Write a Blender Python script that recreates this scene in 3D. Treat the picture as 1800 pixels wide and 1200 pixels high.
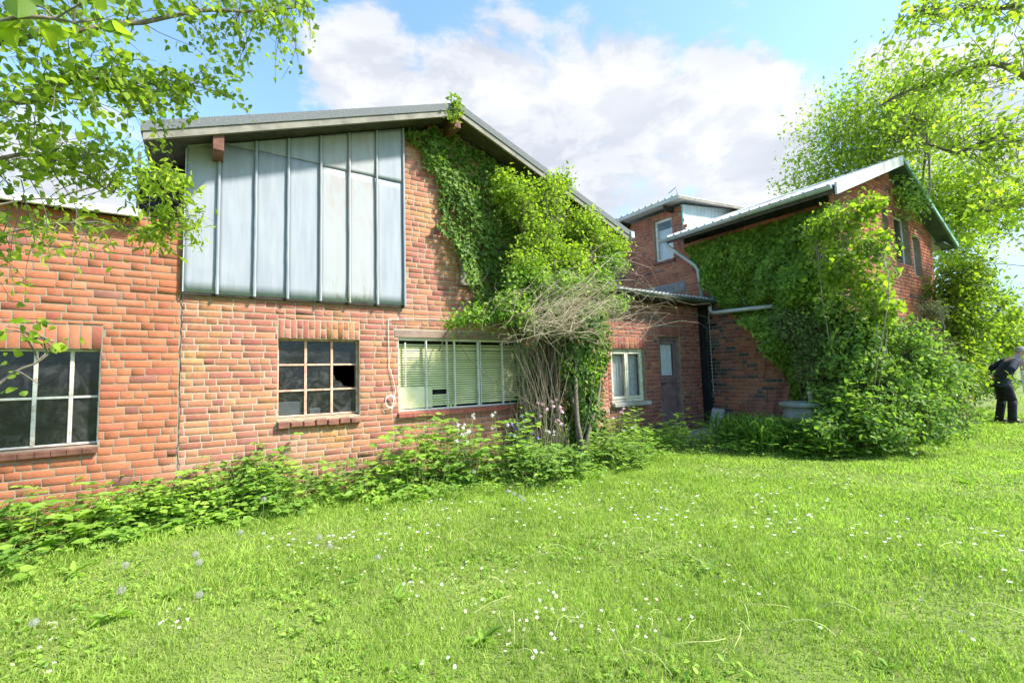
import bpy, math, random
import numpy as np
from mathutils import Matrix, Vector

for o in list(bpy.data.objects):
    bpy.data.objects.remove(o, do_unlink=True)
scene = bpy.context.scene
C = scene.collection
RAD = math.radians
rng = np.random.default_rng(7)
random.seed(7)

# ------------------------------------------------------------------ camera
CAM_Z = 1.45
FPX = 800.0                                   # focal length in photo pixels (1800 wide)
PITCH, ROLL, YAW = RAD(4.37), RAD(-1.66), RAD(56.0)
_F0 = np.array([math.cos(YAW), math.sin(YAW), 0.0])
_R0 = np.array([math.sin(YAW), -math.cos(YAW), 0.0])
_Z = np.array([0, 0, 1.0])
FW = _F0 * math.cos(PITCH) + _Z * math.sin(PITCH)
_UP = -_F0 * math.sin(PITCH) + _Z * math.cos(PITCH)
RT = math.cos(ROLL) * _R0 + math.sin(ROLL) * _UP
UP = -math.sin(ROLL) * _R0 + math.cos(ROLL) * _UP
CAMP = np.array([0, 0, CAM_Z])
cam_data = bpy.data.cameras.new('camera')
cam = bpy.data.objects.new('camera', cam_data)
C.objects.link(cam)
cam_data.sensor_width = 36.0
cam_data.lens = FPX / 1800.0 * 36.0
cam_data.clip_start = 0.05
cam_data.clip_end = 3000
M = Matrix.Identity(4)
for i in range(3):
    M[i][0] = RT[i]; M[i][1] = UP[i]; M[i][2] = -FW[i]; M[i][3] = CAMP[i]
cam.matrix_world = M
scene.camera = cam

# ------------------------------------------------------------------ light
SUN_DIR = np.array([0.66, -0.75, 0.0]); SUN_DIR /= np.linalg.norm(SUN_DIR)
SUN_EL = RAD(47)
sun_vec = SUN_DIR * math.cos(SUN_EL) + _Z * math.sin(SUN_EL)     # towards the sun
sd = bpy.data.lights.new('sun', 'SUN')
sd.energy = 2.1; sd.angle = RAD(5); sd.color = (1.0, 0.95, 0.86)
sun = bpy.data.objects.new('sun', sd); C.objects.link(sun)
sun.rotation_euler = Vector(-sun_vec).to_track_quat('-Z', 'Y').to_euler()
scene.view_settings.view_transform = 'Standard'
scene.view_settings.look = 'None'
scene.view_settings.gamma = 1.0
scene.view_settings.use_curve_mapping = False
scene.view_settings.exposure = 2.35

scene.cycles.max_bounces = 8
world = bpy.data.worlds.new('World'); scene.world = world
world.use_nodes = True
wt = world.node_tree; wt.nodes.clear()
class NB:
    """small helper to write node graphs"""
    def __init__(s, tree): s.t = tree
    def n(s, typ, **kw):
        nd = s.t.nodes.new(typ)
        for k, v in kw.items():
            if k.startswith('i_'):
                nd.inputs[int(k[2:]) if k[2:].isdigit() else k[2:].replace('_', ' ')].default_value = v
            else: setattr(nd, k, v)
        return nd
    def l(s, a, b): s.t.links.new(a, b)
    def val(s, sock, v):
        if hasattr(v, 'is_output') or hasattr(v, 'links'): s.l(v, sock)
        else: sock.default_value = v
    def math(s, op, a, b=0.0, c=0.0, clamp=False):
        nd = s.n('ShaderNodeMath', operation=op); nd.use_clamp = clamp
        s.val(nd.inputs[0], a); s.val(nd.inputs[1], b); s.val(nd.inputs[2], c)
        return nd.outputs[0]
    def mix(s, f, a, b, blend='MIX'):
        nd = s.n('ShaderNodeMix', data_type='RGBA', blend_type=blend)
        s.val(nd.inputs[0], f); s.val(nd.inputs[6], a); s.val(nd.inputs[7], b)
        return nd.outputs[2]
    def ss(s, x, a, b, lo=0.0, hi=1.0):
        nd = s.n('ShaderNodeMapRange', interpolation_type='SMOOTHSTEP')
        s.val(nd.inputs[0], x); s.val(nd.inputs[1], a); s.val(nd.inputs[2], b)
        s.val(nd.inputs[3], lo); s.val(nd.inputs[4], hi)
        return nd.outputs[0]
    def noise(s, vec, scale, detail=4.0, rough=0.55, dist=0.0):
        nd = s.n('ShaderNodeTexNoise'); s.l(vec, nd.inputs['Vector'])
        nd.inputs['Scale'].default_value = scale; nd.inputs['Detail'].default_value = detail
        nd.inputs['Roughness'].default_value = rough; nd.inputs['Distortion'].default_value = dist
        return nd.outputs[0]
    def vm(s, op, a, b=(0, 0, 0)):
        nd = s.n('ShaderNodeVectorMath', operation=op)
        s.val(nd.inputs[0], a); s.val(nd.inputs[1], b)
        return nd.outputs[1] if op in ('DOT_PRODUCT', 'LENGTH', 'DISTANCE') else nd.outputs[0]

def pix_dir(x, y):
    d = FW + RT * (x - 900) / FPX - UP * (y - 600) / FPX
    return d / np.linalg.norm(d)

w = NB(wt)
sky = w.n('ShaderNodeTexSky', sky_type='NISHITA')
sky.sun_disc = False
sky.sun_elevation = SUN_EL
sky.sun_rotation = math.atan2(SUN_DIR[0], SUN_DIR[1])
sky.air_density = 1.0; sky.dust_density = 0.6; sky.ozone_density = 1.6
tc = w.n('ShaderNodeTexCoord')
D = w.vm('NORMALIZE', tc.outputs['Generated'])
# cumulus field, fair-weather clouds all round the sky; a few heaps where the photograph shows the big one
sq = w.vm('MULTIPLY', D, (1.0, 1.0, 1.9))
big = w.noise(sq, 2.3, 2.0, 0.5)
mid = w.noise(sq, 5.5, 9.0, 0.62, 0.25)
heap = 0.0
for (px, py, s, a) in ((660, 150, .20, .30), (860, 190, .26, .36), (1060, 190, .27, .36), (1240, 190, .22, .30), (1310, 300, .25, .34), (1000, 320, .32, .36),
                       (1160, 380, .3, .3), (650, 30, .10, .20), (110, 310, .20, .24), (760, 330, .25, .28),
                       (1700, 210, .26, .30), (1300, 15, .06, .17), (1140, 25, .07, .16)):
    c = pix_dir(px, py)
    dist = w.vm('DISTANCE', D, tuple(c))
    g = w.ss(dist, 0.0, s * 1.35, a * 1.12, 0.0)
    heap = w.math('MAXIMUM', heap, g) if not isinstance(heap, float) else g
sepx = w.n('ShaderNodeSeparateXYZ'); w.l(D, sepx.inputs[0])
dens = w.math('ADD', w.math('ADD', w.math('MULTIPLY', big, 0.26), w.math('MULTIPLY', mid, 0.50)), heap)
mask = w.ss(dens, 0.56, 0.66)
D2 = w.vm('ADD', sq, tuple(np.array([sun_vec[0], sun_vec[1], sun_vec[2] * 1.9]) * 0.055))
mid2 = w.noise(D2, 5.5, 9.0, 0.62, 0.25)
shade = w.math('ADD', w.ss(w.math('SUBTRACT', mid, mid2), -0.09, 0.09), 0.0)
belly = w.noise(w.vm('MULTIPLY', D, (1.0, 1.0, 3.0)), 3.4, 3.0, 0.5)
shade = w.math('ADD', w.math('MULTIPLY', shade, 0.55), w.ss(belly, 0.66, 0.34, 0.0, 0.5), clamp=True)
ccol = w.mix(shade, (0.142, 0.150, 0.167, 1), (0.206, 0.208, 0.213, 1))
skyc = w.mix(1.0, sky.outputs[0], (0.076, 0.085, 0.080, 1), 'MULTIPLY')
hzm = w.ss(sepx.outputs[2], 0.0, 0.45, 0.85, 0.0)
skyh = w.mix(hzm, skyc, (0.095, 0.132, 0.168, 1))
col = w.mix(w.math('MULTIPLY', mask, 0.96), skyh, ccol)
bg = w.n('ShaderNodeBackground'); w.l(col, bg.inputs[0]); bg.inputs[1].default_value = 1.0
wo = w.n('ShaderNodeOutputWorld'); w.l(bg.outputs[0], wo.inputs[0])

# ------------------------------------------------------------------ placement helpers
def ray(x, y): return FW + RT * (x - 900) / FPX - UP * (y - 600) / FPX
def at_y(x, y, Y):
    d = ray(x, y); return CAMP + d * (Y / d[1])
def at_x(x, y, X):
    d = ray(x, y); return CAMP + d * (X / d[0])
def at_z(x, y, z=0.0):
    d = ray(x, y); return CAMP + d * ((z - CAM_Z) / d[2])
def at_d(x, y, dist):
    return CAMP + pix_dir(x, y) * dist
def project(P):
    P = np.asarray(P, float) - CAMP
    wv = P @ FW
    return 900 + FPX * (P @ RT) / wv, 600 - FPX * (P @ UP) / wv, wv

# ------------------------------------------------------------------ objects
def tag(o, label, cat, group=None, kind=None):
    if label: o['label'] = label
    if cat: o['category'] = cat
    if group: o['group'] = group
    if kind: o['kind'] = kind
    return o
def thing(name, label, cat, loc=(0, 0, 0), group=None):
    o = bpy.data.objects.new(name, None); C.objects.link(o)
    o.location = loc; o.empty_display_size = 0.2
    tag(o, label, cat, group); return o
def link(name, me, parent=None, mat=None):
    o = bpy.data.objects.new(name, me); C.objects.link(o)
    if mat is not None: me.materials.append(mat)
    if parent is not None:
        o.parent = parent
        if tuple(parent.location) != (0, 0, 0) and parent.parent is None:
            o.matrix_parent_inverse = Matrix.Translation(-Vector(parent.location))
    return o

class MB:
    """collects faces, builds one mesh"""
    def __init__(s): s.v = []; s.f = []
    def quad(s, *p):
        b = len(s.v); s.v += [tuple(q) for q in p]; s.f.append(tuple(range(b, b + len(p)))); return s
    def box(s, a, b, top=True):
        (x0, y0, z0), (x1, y1, z1) = a, b
        k = len(s.v)
        s.v += [(x0, y0, z0), (x1, y0, z0), (x1, y1, z0), (x0, y1, z0), (x0, y0, z1), (x1, y0, z1), (x1, y1, z1), (x0, y1, z1)]
        s.f += [(k, k + 3, k + 2, k + 1), (k + 4, k + 5, k + 6, k + 7), (k, k + 1, k + 5, k + 4), (k + 1, k + 2, k + 6, k + 5), (k + 2, k + 3, k + 7, k + 6), (k + 3, k, k + 4, k + 7)]
        return s
    def bev(s, a, b, r=0.006):
        """box with chamfered edges"""
        a = np.array(a, float); b = np.array(b, float)
        lo = np.minimum(a, b); hi = np.maximum(a, b); r = min(r, *( (hi - lo) * .45))
        k = len(s.v); idx = {}
        for sx in (0, 1):
            for sy in (0, 1):
                for sz in (0, 1):
                    c = np.where([sx, sy, sz], hi, lo); d = np.where([sx, sy, sz], -r, r)
                    for ax in range(3):
                        p = c + d; p[ax] = c[ax]
                        idx[(sx, sy, sz, ax)] = len(s.v); s.v.append(tuple(p))
        def o(ax, sgn): 
            u, w_ = [(1, 2), (2, 0), (0, 1)][ax]
            out = []
            for (q, r_) in ((0, 0), (1, 0), (1, 1), (0, 1)):
                t = [0, 0, 0]; t[ax] = sgn; t[u] = q; t[w_] = r_
                out.append(idx[(*t, ax)])
            return out if sgn else out[::-1]
        for ax in range(3):
            for sg in (0, 1): s.f.append(tuple(o(ax, sg)))
        for ax in range(3):
            u, w_ = [(1, 2), (2, 0), (0, 1)][ax]
            for q in (0, 1):
                for r_ in (0, 1):
                    t0 = [0, 0, 0]; t0[u] = q; t0[w_] = r_; t1 = list(t0); t1[ax] = 1
                    s.f.append((idx[(*t0, u)], idx[(*t1, u)], idx[(*t1, w_)], idx[(*t0, w_)]))
        for sx in (0, 1):
            for sy in (0, 1):
                for sz in (0, 1): s.f.append(tuple(idx[(sx, sy, sz, ax)] for ax in range(3)))
        return s
    def hexa(s, p):
        """8 points: bottom 4 then top 4"""
        k = len(s.v); s.v += [tuple(q) for q in p]
        s.f += [(k, k + 3, k + 2, k + 1), (k + 4, k + 5, k + 6, k + 7), (k, k + 1, k + 5, k + 4), (k + 1, k + 2, k + 6, k + 5), (k + 2, k + 3, k + 7, k + 6), (k + 3, k, k + 4, k + 7)]
        return s
    def prism(s, poly, d):
        """polygon (3D points) pushed along vector d"""
        n = len(poly); k = len(s.v); d = np.array(d)
        s.v += [tuple(q) for q in poly] + [tuple(np.array(q) + d) for q in poly]
        s.f.append(tuple(range(k, k + n))); s.f.append(tuple(range(k + 2 * n - 1, k + n - 1, -1)))
        for i in range(n): s.f.append((k + i, k + n + i, k + n + (i + 1) % n, k + (i + 1) % n))
        return s
    def tube(s, pts, rad, sides=6, cap=True):
        pts = np.asarray(pts, float); n = len(pts)
        rad = np.full(n, rad) if np.isscalar(rad) else np.asarray(rad, float)
        t = np.gradient(pts, axis=0); t /= np.linalg.norm(t, axis=1)[:, None] + 1e-9
        up = np.array([0, 0, 1.0]) if abs(t[0][2]) < .9 else np.array([1.0, 0, 0])
        k = len(s.v); ang = np.arange(sides) * 2 * math.pi / sides
        u = np.cross(t[0], up); u /= np.linalg.norm(u)
        for i in range(n):
            u = u - t[i] * (u @ t[i]); u /= np.linalg.norm(u) + 1e-9
            v = np.cross(t[i], u)
            ring = pts[i] + rad[i] * (np.cos(ang)[:, None] * u + np.sin(ang)[:, None] * v)
            s.v += [tuple(q) for q in ring]
        for i in range(n - 1):
            for j in range(sides):
                a = k + i * sides + j; b = k + i * sides + (j + 1) % sides
                s.f.append((a, b, b + sides, a + sides))
        if cap:
            s.f.append(tuple(range(k + sides - 1, k - 1, -1)))
            s.f.append(tuple(range(k + (n - 1) * sides, k + n * sides)))
        return s
    def lathe(s, c, prof, seg=20):
        k = len(s.v); c = np.array(c)
        for (r, z) in prof:
            for j in range(seg):
                a = 2 * math.pi * j / seg
                s.v.append((c[0] + r * math.cos(a), c[1] + r * math.sin(a), c[2] + z))
        for i in range(len(prof) - 1):
            for j in range(seg):
                a = k + i * seg + j; b = k + i * seg + (j + 1) % seg
                s.f.append((a, b, b + seg, a + seg))
        s.f.append(tuple(range(k + seg - 1, k - 1, -1))); s.f.append(tuple(range(k + (len(prof) - 1) * seg, k + len(prof) * seg)))
        return s
    def mesh(s, name):
        me = bpy.data.meshes.new(name); me.from_pydata(s.v, [], s.f); me.update(); return me
    def build(s, name, mat, parent=None, smooth=False):
        me = s.mesh(name)
        if smooth: me.polygons.foreach_set('use_smooth', [True] * len(me.polygons))
        return link(name, me, parent, mat)

def fast_mesh(name, V, Fc, attrs=None, smooth=False):
    """V (n,3), Fc (m,k) constant face size; attrs name -> (n,) float or (n,3) colour on points"""
    me = bpy.data.meshes.new(name)
    V = np.ascontiguousarray(V, np.float32); Fc = np.ascontiguousarray(Fc, np.int32)
    m, k = Fc.shape
    me.vertices.add(len(V)); me.vertices.foreach_set('co', V.ravel())
    me.loops.add(m * k); me.loops.foreach_set('vertex_index', Fc.ravel())
    me.polygons.add(m)
    me.polygons.foreach_set('loop_start', np.arange(0, m * k, k, dtype=np.int32))
    me.polygons.foreach_set('loop_total', np.full(m, k, np.int32))
    if smooth: me.polygons.foreach_set('use_smooth', np.ones(m, bool))
    me.update(calc_edges=True)
    for nm, a in (attrs or {}).items():
        if a.ndim == 1:
            at = me.attributes.new(nm, 'FLOAT', 'POINT'); at.data.foreach_set('value', a.astype(np.float32))
        else:
            at = me.attributes.new(nm, 'FLOAT_COLOR', 'POINT')
            at.data.foreach_set('color', np.concatenate([a, np.ones((len(a), 1))], 1).astype(np.float32).ravel())
    return me

# ------------------------------------------------------------------ materials
def new_mat(name):
    m = bpy.data.materials.new(name); m.use_nodes = True
    nt = m.node_tree; nt.nodes.clear(); b = NB(nt)
    out = b.n('ShaderNodeOutputMaterial')
    return m, b, out
def pos(b): return b.n('ShaderNodeNewGeometry').outputs['Position']
def bump(b, h, strength=0.4, dist=0.01):
    nd = b.n('ShaderNodeBump'); nd.inputs['Strength'].default_value = strength; nd.inputs['Distance'].default_value = dist
    b.l(h, nd.inputs['Height']); return nd.outputs[0]
def pbr(b, out, col, rough=0.8, normal=None, spec=0.3, metal=0.0):
    p = b.n('ShaderNodeBsdfPrincipled')
    b.val(p.inputs['Base Color'], col); b.val(p.inputs['Roughness'], rough)
    p.inputs['Specular IOR Level'].default_value = spec; b.val(p.inputs['Metallic'], metal)
    if normal is not None: b.l(normal, p.inputs['Normal'])
    b.l(p.outputs[0], out.inputs[0]); return p
def simple(name, c1, c2, scale=6.0, rough=0.8, bscale=60.0, bst=0.25, spec=0.3, metal=0.0, stain=None, sc2=1.3):
    m, b, out = new_mat(name); P = pos(b)
    n1 = b.noise(P, scale, 6, 0.6); n2 = b.noise(P, bscale, 3, 0.6)
    f = b.ss(n1, 0.3, 0.7)
    col = b.mix(f, (*c1, 1), (*c2, 1))
    if stain:
        n3 = b.noise(P, sc2, 7, 0.65)
        col = b.mix(b.ss(n3, 0.52, 0.68, 0, stain[3] if len(stain) > 3 else 0.7), col, (*stain[:3], 1))
    pbr(b, out, col, rough, bump(b, n2, bst, 0.004), spec, metal); return m

LEAF_K = 1.75                                  # young spring foliage, strongly reflecting
def leaf_mat(name, lo, hi, trans=0.45, rough=0.45, spec=0.35, tcol=None, dead=None):
    lo = tuple(c * LEAF_K for c in lo); hi = tuple(c * LEAF_K for c in hi)
    rough = max(rough, .5); spec *= .6
    m, b, out = new_mat(name)
    a = b.n('ShaderNodeAttribute', attribute_name='rnd').outputs['Fac']
    P = pos(b)
    f = b.math('ADD', b.math('MULTIPLY', a, 0.7), b.math('MULTIPLY', b.noise(P, 1.7, 2), 0.6))
    f = b.ss(f, 0.25, 1.05)
    n_ = b.noise(P, 0.45, 3)
    col = b.mix(f, (*lo, 1), (*hi, 1))
    if dead: col = b.mix(b.ss(a, 0.955, 0.975), col, (*dead, 1))
    p = b.n('ShaderNodeBsdfPrincipled'); b.l(col, p.inputs['Base Color'])
    p.inputs['Roughness'].default_value = rough; p.inputs['Specular IOR Level'].default_value = spec
    t = b.n('ShaderNodeBsdfTranslucent')
    tcl = b.mix(1.0, col, (*(tcol or (1.35, 1.5, 0.6)), 1), 'MULTIPLY'); b.l(tcl, t.inputs[0])
    mx = b.n('ShaderNodeMixShader'); mx.inputs[0].default_value = trans
    b.l(p.outputs[0], mx.inputs[1]); b.l(t.outputs[0], mx.inputs[2]); b.l(mx.outputs[0], out.inputs[0])
    return m

def brick_mat(name, mottle, lichen=0.0, soot=0.0, spots=0.3):
    m, b, out = new_mat(name); P = pos(b)
    bc = b.n('ShaderNodeAttribute', attribute_name='bc').outputs['Color']
    n1 = b.noise(P, 22, 6, 0.65); n2 = b.noise(P, 140, 4, 0.7); n3 = b.noise(P, 1.1, 6, 0.62)
    col = b.mix(b.ss(n1, 0.25, 0.75), b.mix(1.0, bc, (0.76, 0.735, 0.73, 1), 'MULTIPLY'), b.mix(1.0, bc, (0.98, 0.97, 0.96, 1), 'MULTIPLY'))
    col = b.mix(b.ss(n2, 0.58, 0.75, 0, mottle), col, (0.48, 0.34, 0.25, 1))
    if lichen: col = b.mix(b.math('MULTIPLY', b.ss(n3, 0.47, 0.66), b.ss(n1, 0.3, 0.62, 0, lichen)), col, (0.46, 0.30, 0.07, 1))
    if soot: col = b.mix(b.math('MULTIPLY', b.ss(n3, 0.5, 0.62), soot), col, (0.045, 0.035, 0.035, 1))
    n4 = b.noise(P, 7.5, 5, 0.6, 0.5); n5 = b.noise(P, 0.8, 4, 0.6)
    col = b.mix(b.math('MULTIPLY', b.ss(n4, 0.60, 0.74), spots), col, (0.11, 0.075, 0.065, 1))       # burnt and dirty patches
    col = b.mix(b.ss(n5, 0.48, 0.72, 0, 0.22), col, (0.42, 0.34, 0.27, 1))                            # lime bloom
    sz = b.n('ShaderNodeSeparateXYZ'); b.l(P, sz.inputs[0])
    damp = b.math('ADD', sz.outputs[2], b.math('MULTIPLY', n5, 0.8))
    col = b.mix(b.ss(damp, 1.05, 0.55, 0, 0.5), col, (0.10, 0.085, 0.05, 1))                          # rising damp with a ragged upper edge
    h = b.math('ADD', b.math('MULTIPLY', n1, 0.6), b.math('MULTIPLY', n2, 0.4))
    pbr(b, out, col, 0.9, bump(b, h, 0.4, 0.005), 0.15); return m
def mortar_mat(name, c1, c2):
    return simple(name, c1, c2, 9, 0.95, 170, 0.6, 0.1)

MAT = {}
MAT['brick_left'] = brick_mat('brick_left', 0.28)
MAT['brick_barn'] = brick_mat('brick_barn', 0.40, lichen=0.5)
MAT['brick_annex'] = brick_mat('brick_annex', 0.15, soot=0.25)
MAT['brick_house'] = brick_mat('brick_house', 0.22, soot=0.35)
MAT['mortar'] = mortar_mat('mortar', (0.34, 0.28, 0.21), (0.43, 0.36, 0.28))
MAT['mortar_grey'] = mortar_mat('mortar_grey', (0.235, 0.19, 0.14), (0.31, 0.26, 0.20))
MAT['tar'] = simple('tar', (0.012, 0.013, 0.016), (0.03, 0.03, 0.034), 5, 0.6, 50, 0.3)
MAT['concrete'] = simple('concrete', (0.30, 0.29, 0.26), (0.44, 0.42, 0.37), 4, 0.92, 90, 0.35, stain=(0.17, 0.18, 0.11, .5))
MAT['concrete_grey'] = simple('concrete_grey', (0.19, 0.21, 0.19), (0.27, 0.285, 0.26), 6, 0.9, 90, 0.3)
MAT['felt'] = simple('felt', (0.09, 0.095, 0.10), (0.21, 0.22, 0.225), 80, 0.95, 160, 0.9, stain=(0.25, 0.26, 0.24, .5), sc2=30)
MAT['weathered_wood'] = simple('weathered_wood', (0.17, 0.155, 0.13), (0.28, 0.255, 0.215), 5, 0.85, 60, 0.3)
MAT['dark_wood'] = simple('dark_wood', (0.018, 0.014, 0.012), (0.05, 0.035, 0.028), 8, 0.8, 50, 0.4)
MAT['brown_wood'] = simple('brown_wood', (0.12, 0.05, 0.035), (0.20, 0.09, 0.06), 12, 0.75, 60, 0.3)
MAT['soffit'] = simple('soffit', (0.055, 0.05, 0.045), (0.10, 0.09, 0.08), 5, 0.85, 60, 0.3)
MAT['green_soffit'] = simple('green_soffit', (0.05, 0.08, 0.075), (0.08, 0.12, 0.11), 5, 0.7, 60, 0.2)
MAT['white_board'] = simple('white_board', (0.44, 0.44, 0.42), (0.56, 0.56, 0.54), 3, 0.6, 40, 0.12, stain=(0.42, 0.43, 0.35, .6))
MAT['green_paint'] = simple('green_paint', (0.16, 0.36, 0.33), (0.24, 0.44, 0.40), 5, 0.6, 50, 0.15)
MAT['white_paint'] = simple('white_paint', (0.60, 0.59, 0.55), (0.74, 0.73, 0.69), 5, 0.55, 60, 0.3, stain=(0.42, 0.34, 0.22, .7), sc2=9)
MAT['cream_paint'] = simple('cream_paint', (0.52, 0.49, 0.38), (0.68, 0.65, 0.54), 9, 0.6, 60, 0.35, stain=(0.30, 0.26, 0.17, .7), sc2=7)
MAT['rusty_steel'] = simple('rusty_steel', (0.46, 0.22, 0.15), (0.66, 0.46, 0.34), 16, 0.75, 90, 0.5, stain=(0.66, 0.62, 0.54, .8), sc2=11)
MAT['pale_steel'] = simple('pale_steel', (0.58, 0.54, 0.44), (0.72, 0.69, 0.62), 16, 0.7, 90, 0.4, stain=(0.40, 0.24, 0.12, .8), sc2=14)
MAT['mauve_wood'] = simple('mauve_wood', (0.14, 0.085, 0.085), (0.21, 0.14, 0.138), 7, 0.7, 60, 0.4, stain=(0.22, 0.18, 0.18, .5), sc2=12)
MAT['gutter_zinc'] = simple('gutter_zinc', (0.34, 0.38, 0.40), (0.48, 0.52, 0.54), 4, 0.5, 60, 0.1, 0.5, 0.35)
MAT['gutter_dark'] = simple('gutter_dark', (0.10, 0.125, 0.12), (0.17, 0.20, 0.19), 4, 0.5, 60, 0.1, 0.5, 0.2)
MAT['grey_pvc'] = simple('grey_pvc', (0.40, 0.42, 0.42), (0.52, 0.53, 0.53), 3, 0.5, 60, 0.08, 0.4)
MAT['roof_sheet'] = simple('roof_sheet', (0.36, 0.38, 0.38), (0.50, 0.51, 0.50), 4, 0.85, 80, 0.25, stain=(0.25, 0.27, 0.2, .5))
MAT['white_sheet'] = simple('white_sheet', (0.66, 0.67, 0.68), (0.76, 0.76, 0.76), 3, 0.5, 60, 0.06)
MAT['pale_cladding'] = simple('pale_cladding', (0.50, 0.57, 0.58), (0.62, 0.68, 0.69), 3, 0.6, 60, 0.1)
MAT['slate_strip'] = simple('slate_strip', (0.17, 0.17, 0.18), (0.27, 0.27, 0.27), 12, 0.9, 60, 0.4)
MAT['curtain'] = simple('curtain', (0.66, 0.68, 0.67), (0.78, 0.79, 0.78), 12, 0.9, 60, 0.2)
MAT['lace'] = simple('lace', (0.42, 0.42, 0.41), (0.58, 0.58, 0.56), 14, 0.9, 120, 0.4)
MAT['slat'] = simple('slat', (0.58, 0.58, 0.27), (0.68, 0.67, 0.36), 4, 0.55, 60, 0.1)
MAT['yellow_board'] = simple('yellow_board', (0.52, 0.52, 0.28), (0.64, 0.63, 0.42), 5, 0.6, 60, 0.12, stain=(0.45, 0.50, 0.34, .5), sc2=4)
MAT['clutter_white'] = simple('clutter_white', (0.6, 0.58, 0.54), (0.72, 0.7, 0.66), 8, 0.8)
MAT['clutter_pink'] = simple('clutter_pink', (0.45, 0.30, 0.34), (0.55, 0.4, 0.42), 8, 0.8)
MAT['black'] = simple('black', (0.01, 0.01, 0.012), (0.02, 0.02, 0.022), 8, 0.7)
MAT['soil'] = simple('soil', (0.12, 0.165, 0.035), (0.17, 0.215, 0.05), 3, 0.95, 40, 0.6, stain=(0.15, 0.13, 0.06, .4), sc2=2)
MAT['cable'] = simple('cable', (0.66, 0.65, 0.61), (0.76, 0.75, 0.72), 8, 0.5)
MAT['pink_brick_far'] = simple('pink_brick_far', (0.40, 0.22, 0.17), (0.48, 0.28, 0.22), 3, 0.9)
MAT['bark'] = simple('bark', (0.10, 0.085, 0.065), (0.20, 0.17, 0.13), 25, 0.9, 70, 0.6)
MAT['bark_pale'] = simple('bark_pale', (0.26, 0.23, 0.17), (0.40, 0.36, 0.27), 25, 0.9, 70, 0.4)
MAT['dead_twig'] = simple('dead_twig', (0.34, 0.27, 0.18), (0.52, 0.44, 0.32), 14, 0.85, 70, 0.3)
MAT['herb_stem'] = simple('herb_stem', (0.12, 0.17, 0.045), (0.19, 0.22, 0.07), 8, 0.7, 70, 0.1)
# leaf kinds
MAT['grass'] = leaf_mat('grass', (0.125, 0.18, 0.034), (0.235, 0.305, 0.065), 0.5, 0.55, 0.2, (1.2, 1.4, 0.75), dead=(0.36, 0.32, 0.17))
MAT['leaf_ivy'] = leaf_mat('leaf_ivy', (0.025, 0.06, 0.014), (0.095, 0.155, 0.028), 0.3, 0.5, 0.35)
MAT['leaf_spring'] = leaf_mat('leaf_spring', (0.105, 0.165, 0.016), (0.215, 0.272, 0.03), 0.5, 0.5, 0.3)
MAT['leaf_birch'] = leaf_mat('leaf_birch', (0.07, 0.12, 0.018), (0.19, 0.245, 0.024), 0.55, 0.45, 0.35)
MAT['leaf_oak'] = leaf_mat('leaf_oak', (0.11, 0.17, 0.022), (0.24, 0.295, 0.04), 0.6, 0.5, 0.3)
MAT['leaf_ivy_mid'] = leaf_mat('leaf_ivy_mid', (0.035, 0.075, 0.014), (0.12, 0.185, 0.03), 0.32, 0.5, 0.35)
MAT['leaf_ivy_shade_lift'] = leaf_mat('leaf_ivy_shade_lift', (0.055, 0.105, 0.016), (0.165, 0.245, 0.036), 0.4, 0.5, 0.3)  # ivy green brightened in the colour to offset shade on the house wall
MAT['leaf_mid'] = leaf_mat('leaf_mid', (0.06, 0.115, 0.024), (0.15, 0.225, 0.045), 0.4, 0.5, 0.3)
MAT['leaf_dull'] = leaf_mat('leaf_dull', (0.075, 0.115, 0.04), (0.165, 0.21, 0.075), 0.4, 0.55, 0.3, dead=(0.2, 0.12, 0.07))
MAT['leaf_herb'] = leaf_mat('leaf_herb', (0.07, 0.145, 0.026), (0.20, 0.285, 0.045), 0.45, 0.5, 0.3)
MAT['leaf_strap'] = leaf_mat('leaf_strap', (0.055, 0.12, 0.02), (0.12, 0.2, 0.035), 0.4, 0.4, 0.4)
MAT['leaf_conifer'] = leaf_mat('leaf_conifer', (0.05, 0.065, 0.035), (0.10, 0.115, 0.06), 0.2, 0.6, 0.2)
def glass_mat(name, dust, tint):
    m, b, out = new_mat(name); P = pos(b)
    n = b.noise(P, 5.0, 9, 0.75, 1.6); n2 = b.noise(P, 90, 5, 0.7)
    tr = b.n('ShaderNodeBsdfTransparent'); tr.inputs[0].default_value = (*tint, 1)
    gl = b.n('ShaderNodeBsdfGlossy'); gl.inputs['Roughness'].default_value = 0.06; gl.inputs[0].default_value = (0.9, 0.95, 1, 1)
    b.l(bump(b, b.noise(P, 3.0, 2), 0.15, 0.02), gl.inputs['Normal'])
    lw = b.n('ShaderNodeLayerWeight'); lw.inputs[0].default_value = 0.5
    fr = b.math('POWER', lw.outputs['Facing'], 3.0)
    mx = b.n('ShaderNodeMixShader'); b.l(b.math('ADD', b.math('MULTIPLY', fr, 0.55), 0.03), mx.inputs[0])
    b.l(tr.outputs[0], mx.inputs[1]); b.l(gl.outputs[0], mx.inputs[2])
    df = b.n('ShaderNodeBsdfDiffuse'); df.inputs[0].default_value = (0.42, 0.42, 0.40, 1)
    mx2 = b.n('ShaderNodeMixShader')
    f = b.math('ADD', b.ss(n, 0.40, 0.85, 0.015, dust), b.ss(n2, 0.62, 0.8, 0.0, dust * .5), clamp=True); b.l(f, mx2.inputs[0])
    b.l(mx.outputs[0], mx2.inputs[1]); b.l(df.outputs[0], mx2.inputs[2]); b.l(mx2.outputs[0], out.inputs[0])
    return m
MAT['glass'] = glass_mat('glass', 0.17, (0.55, 0.58, 0.6))
MAT['glass_clear'] = glass_mat('glass_clear', 0.08, (0.92, 0.94, 0.95))
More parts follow.
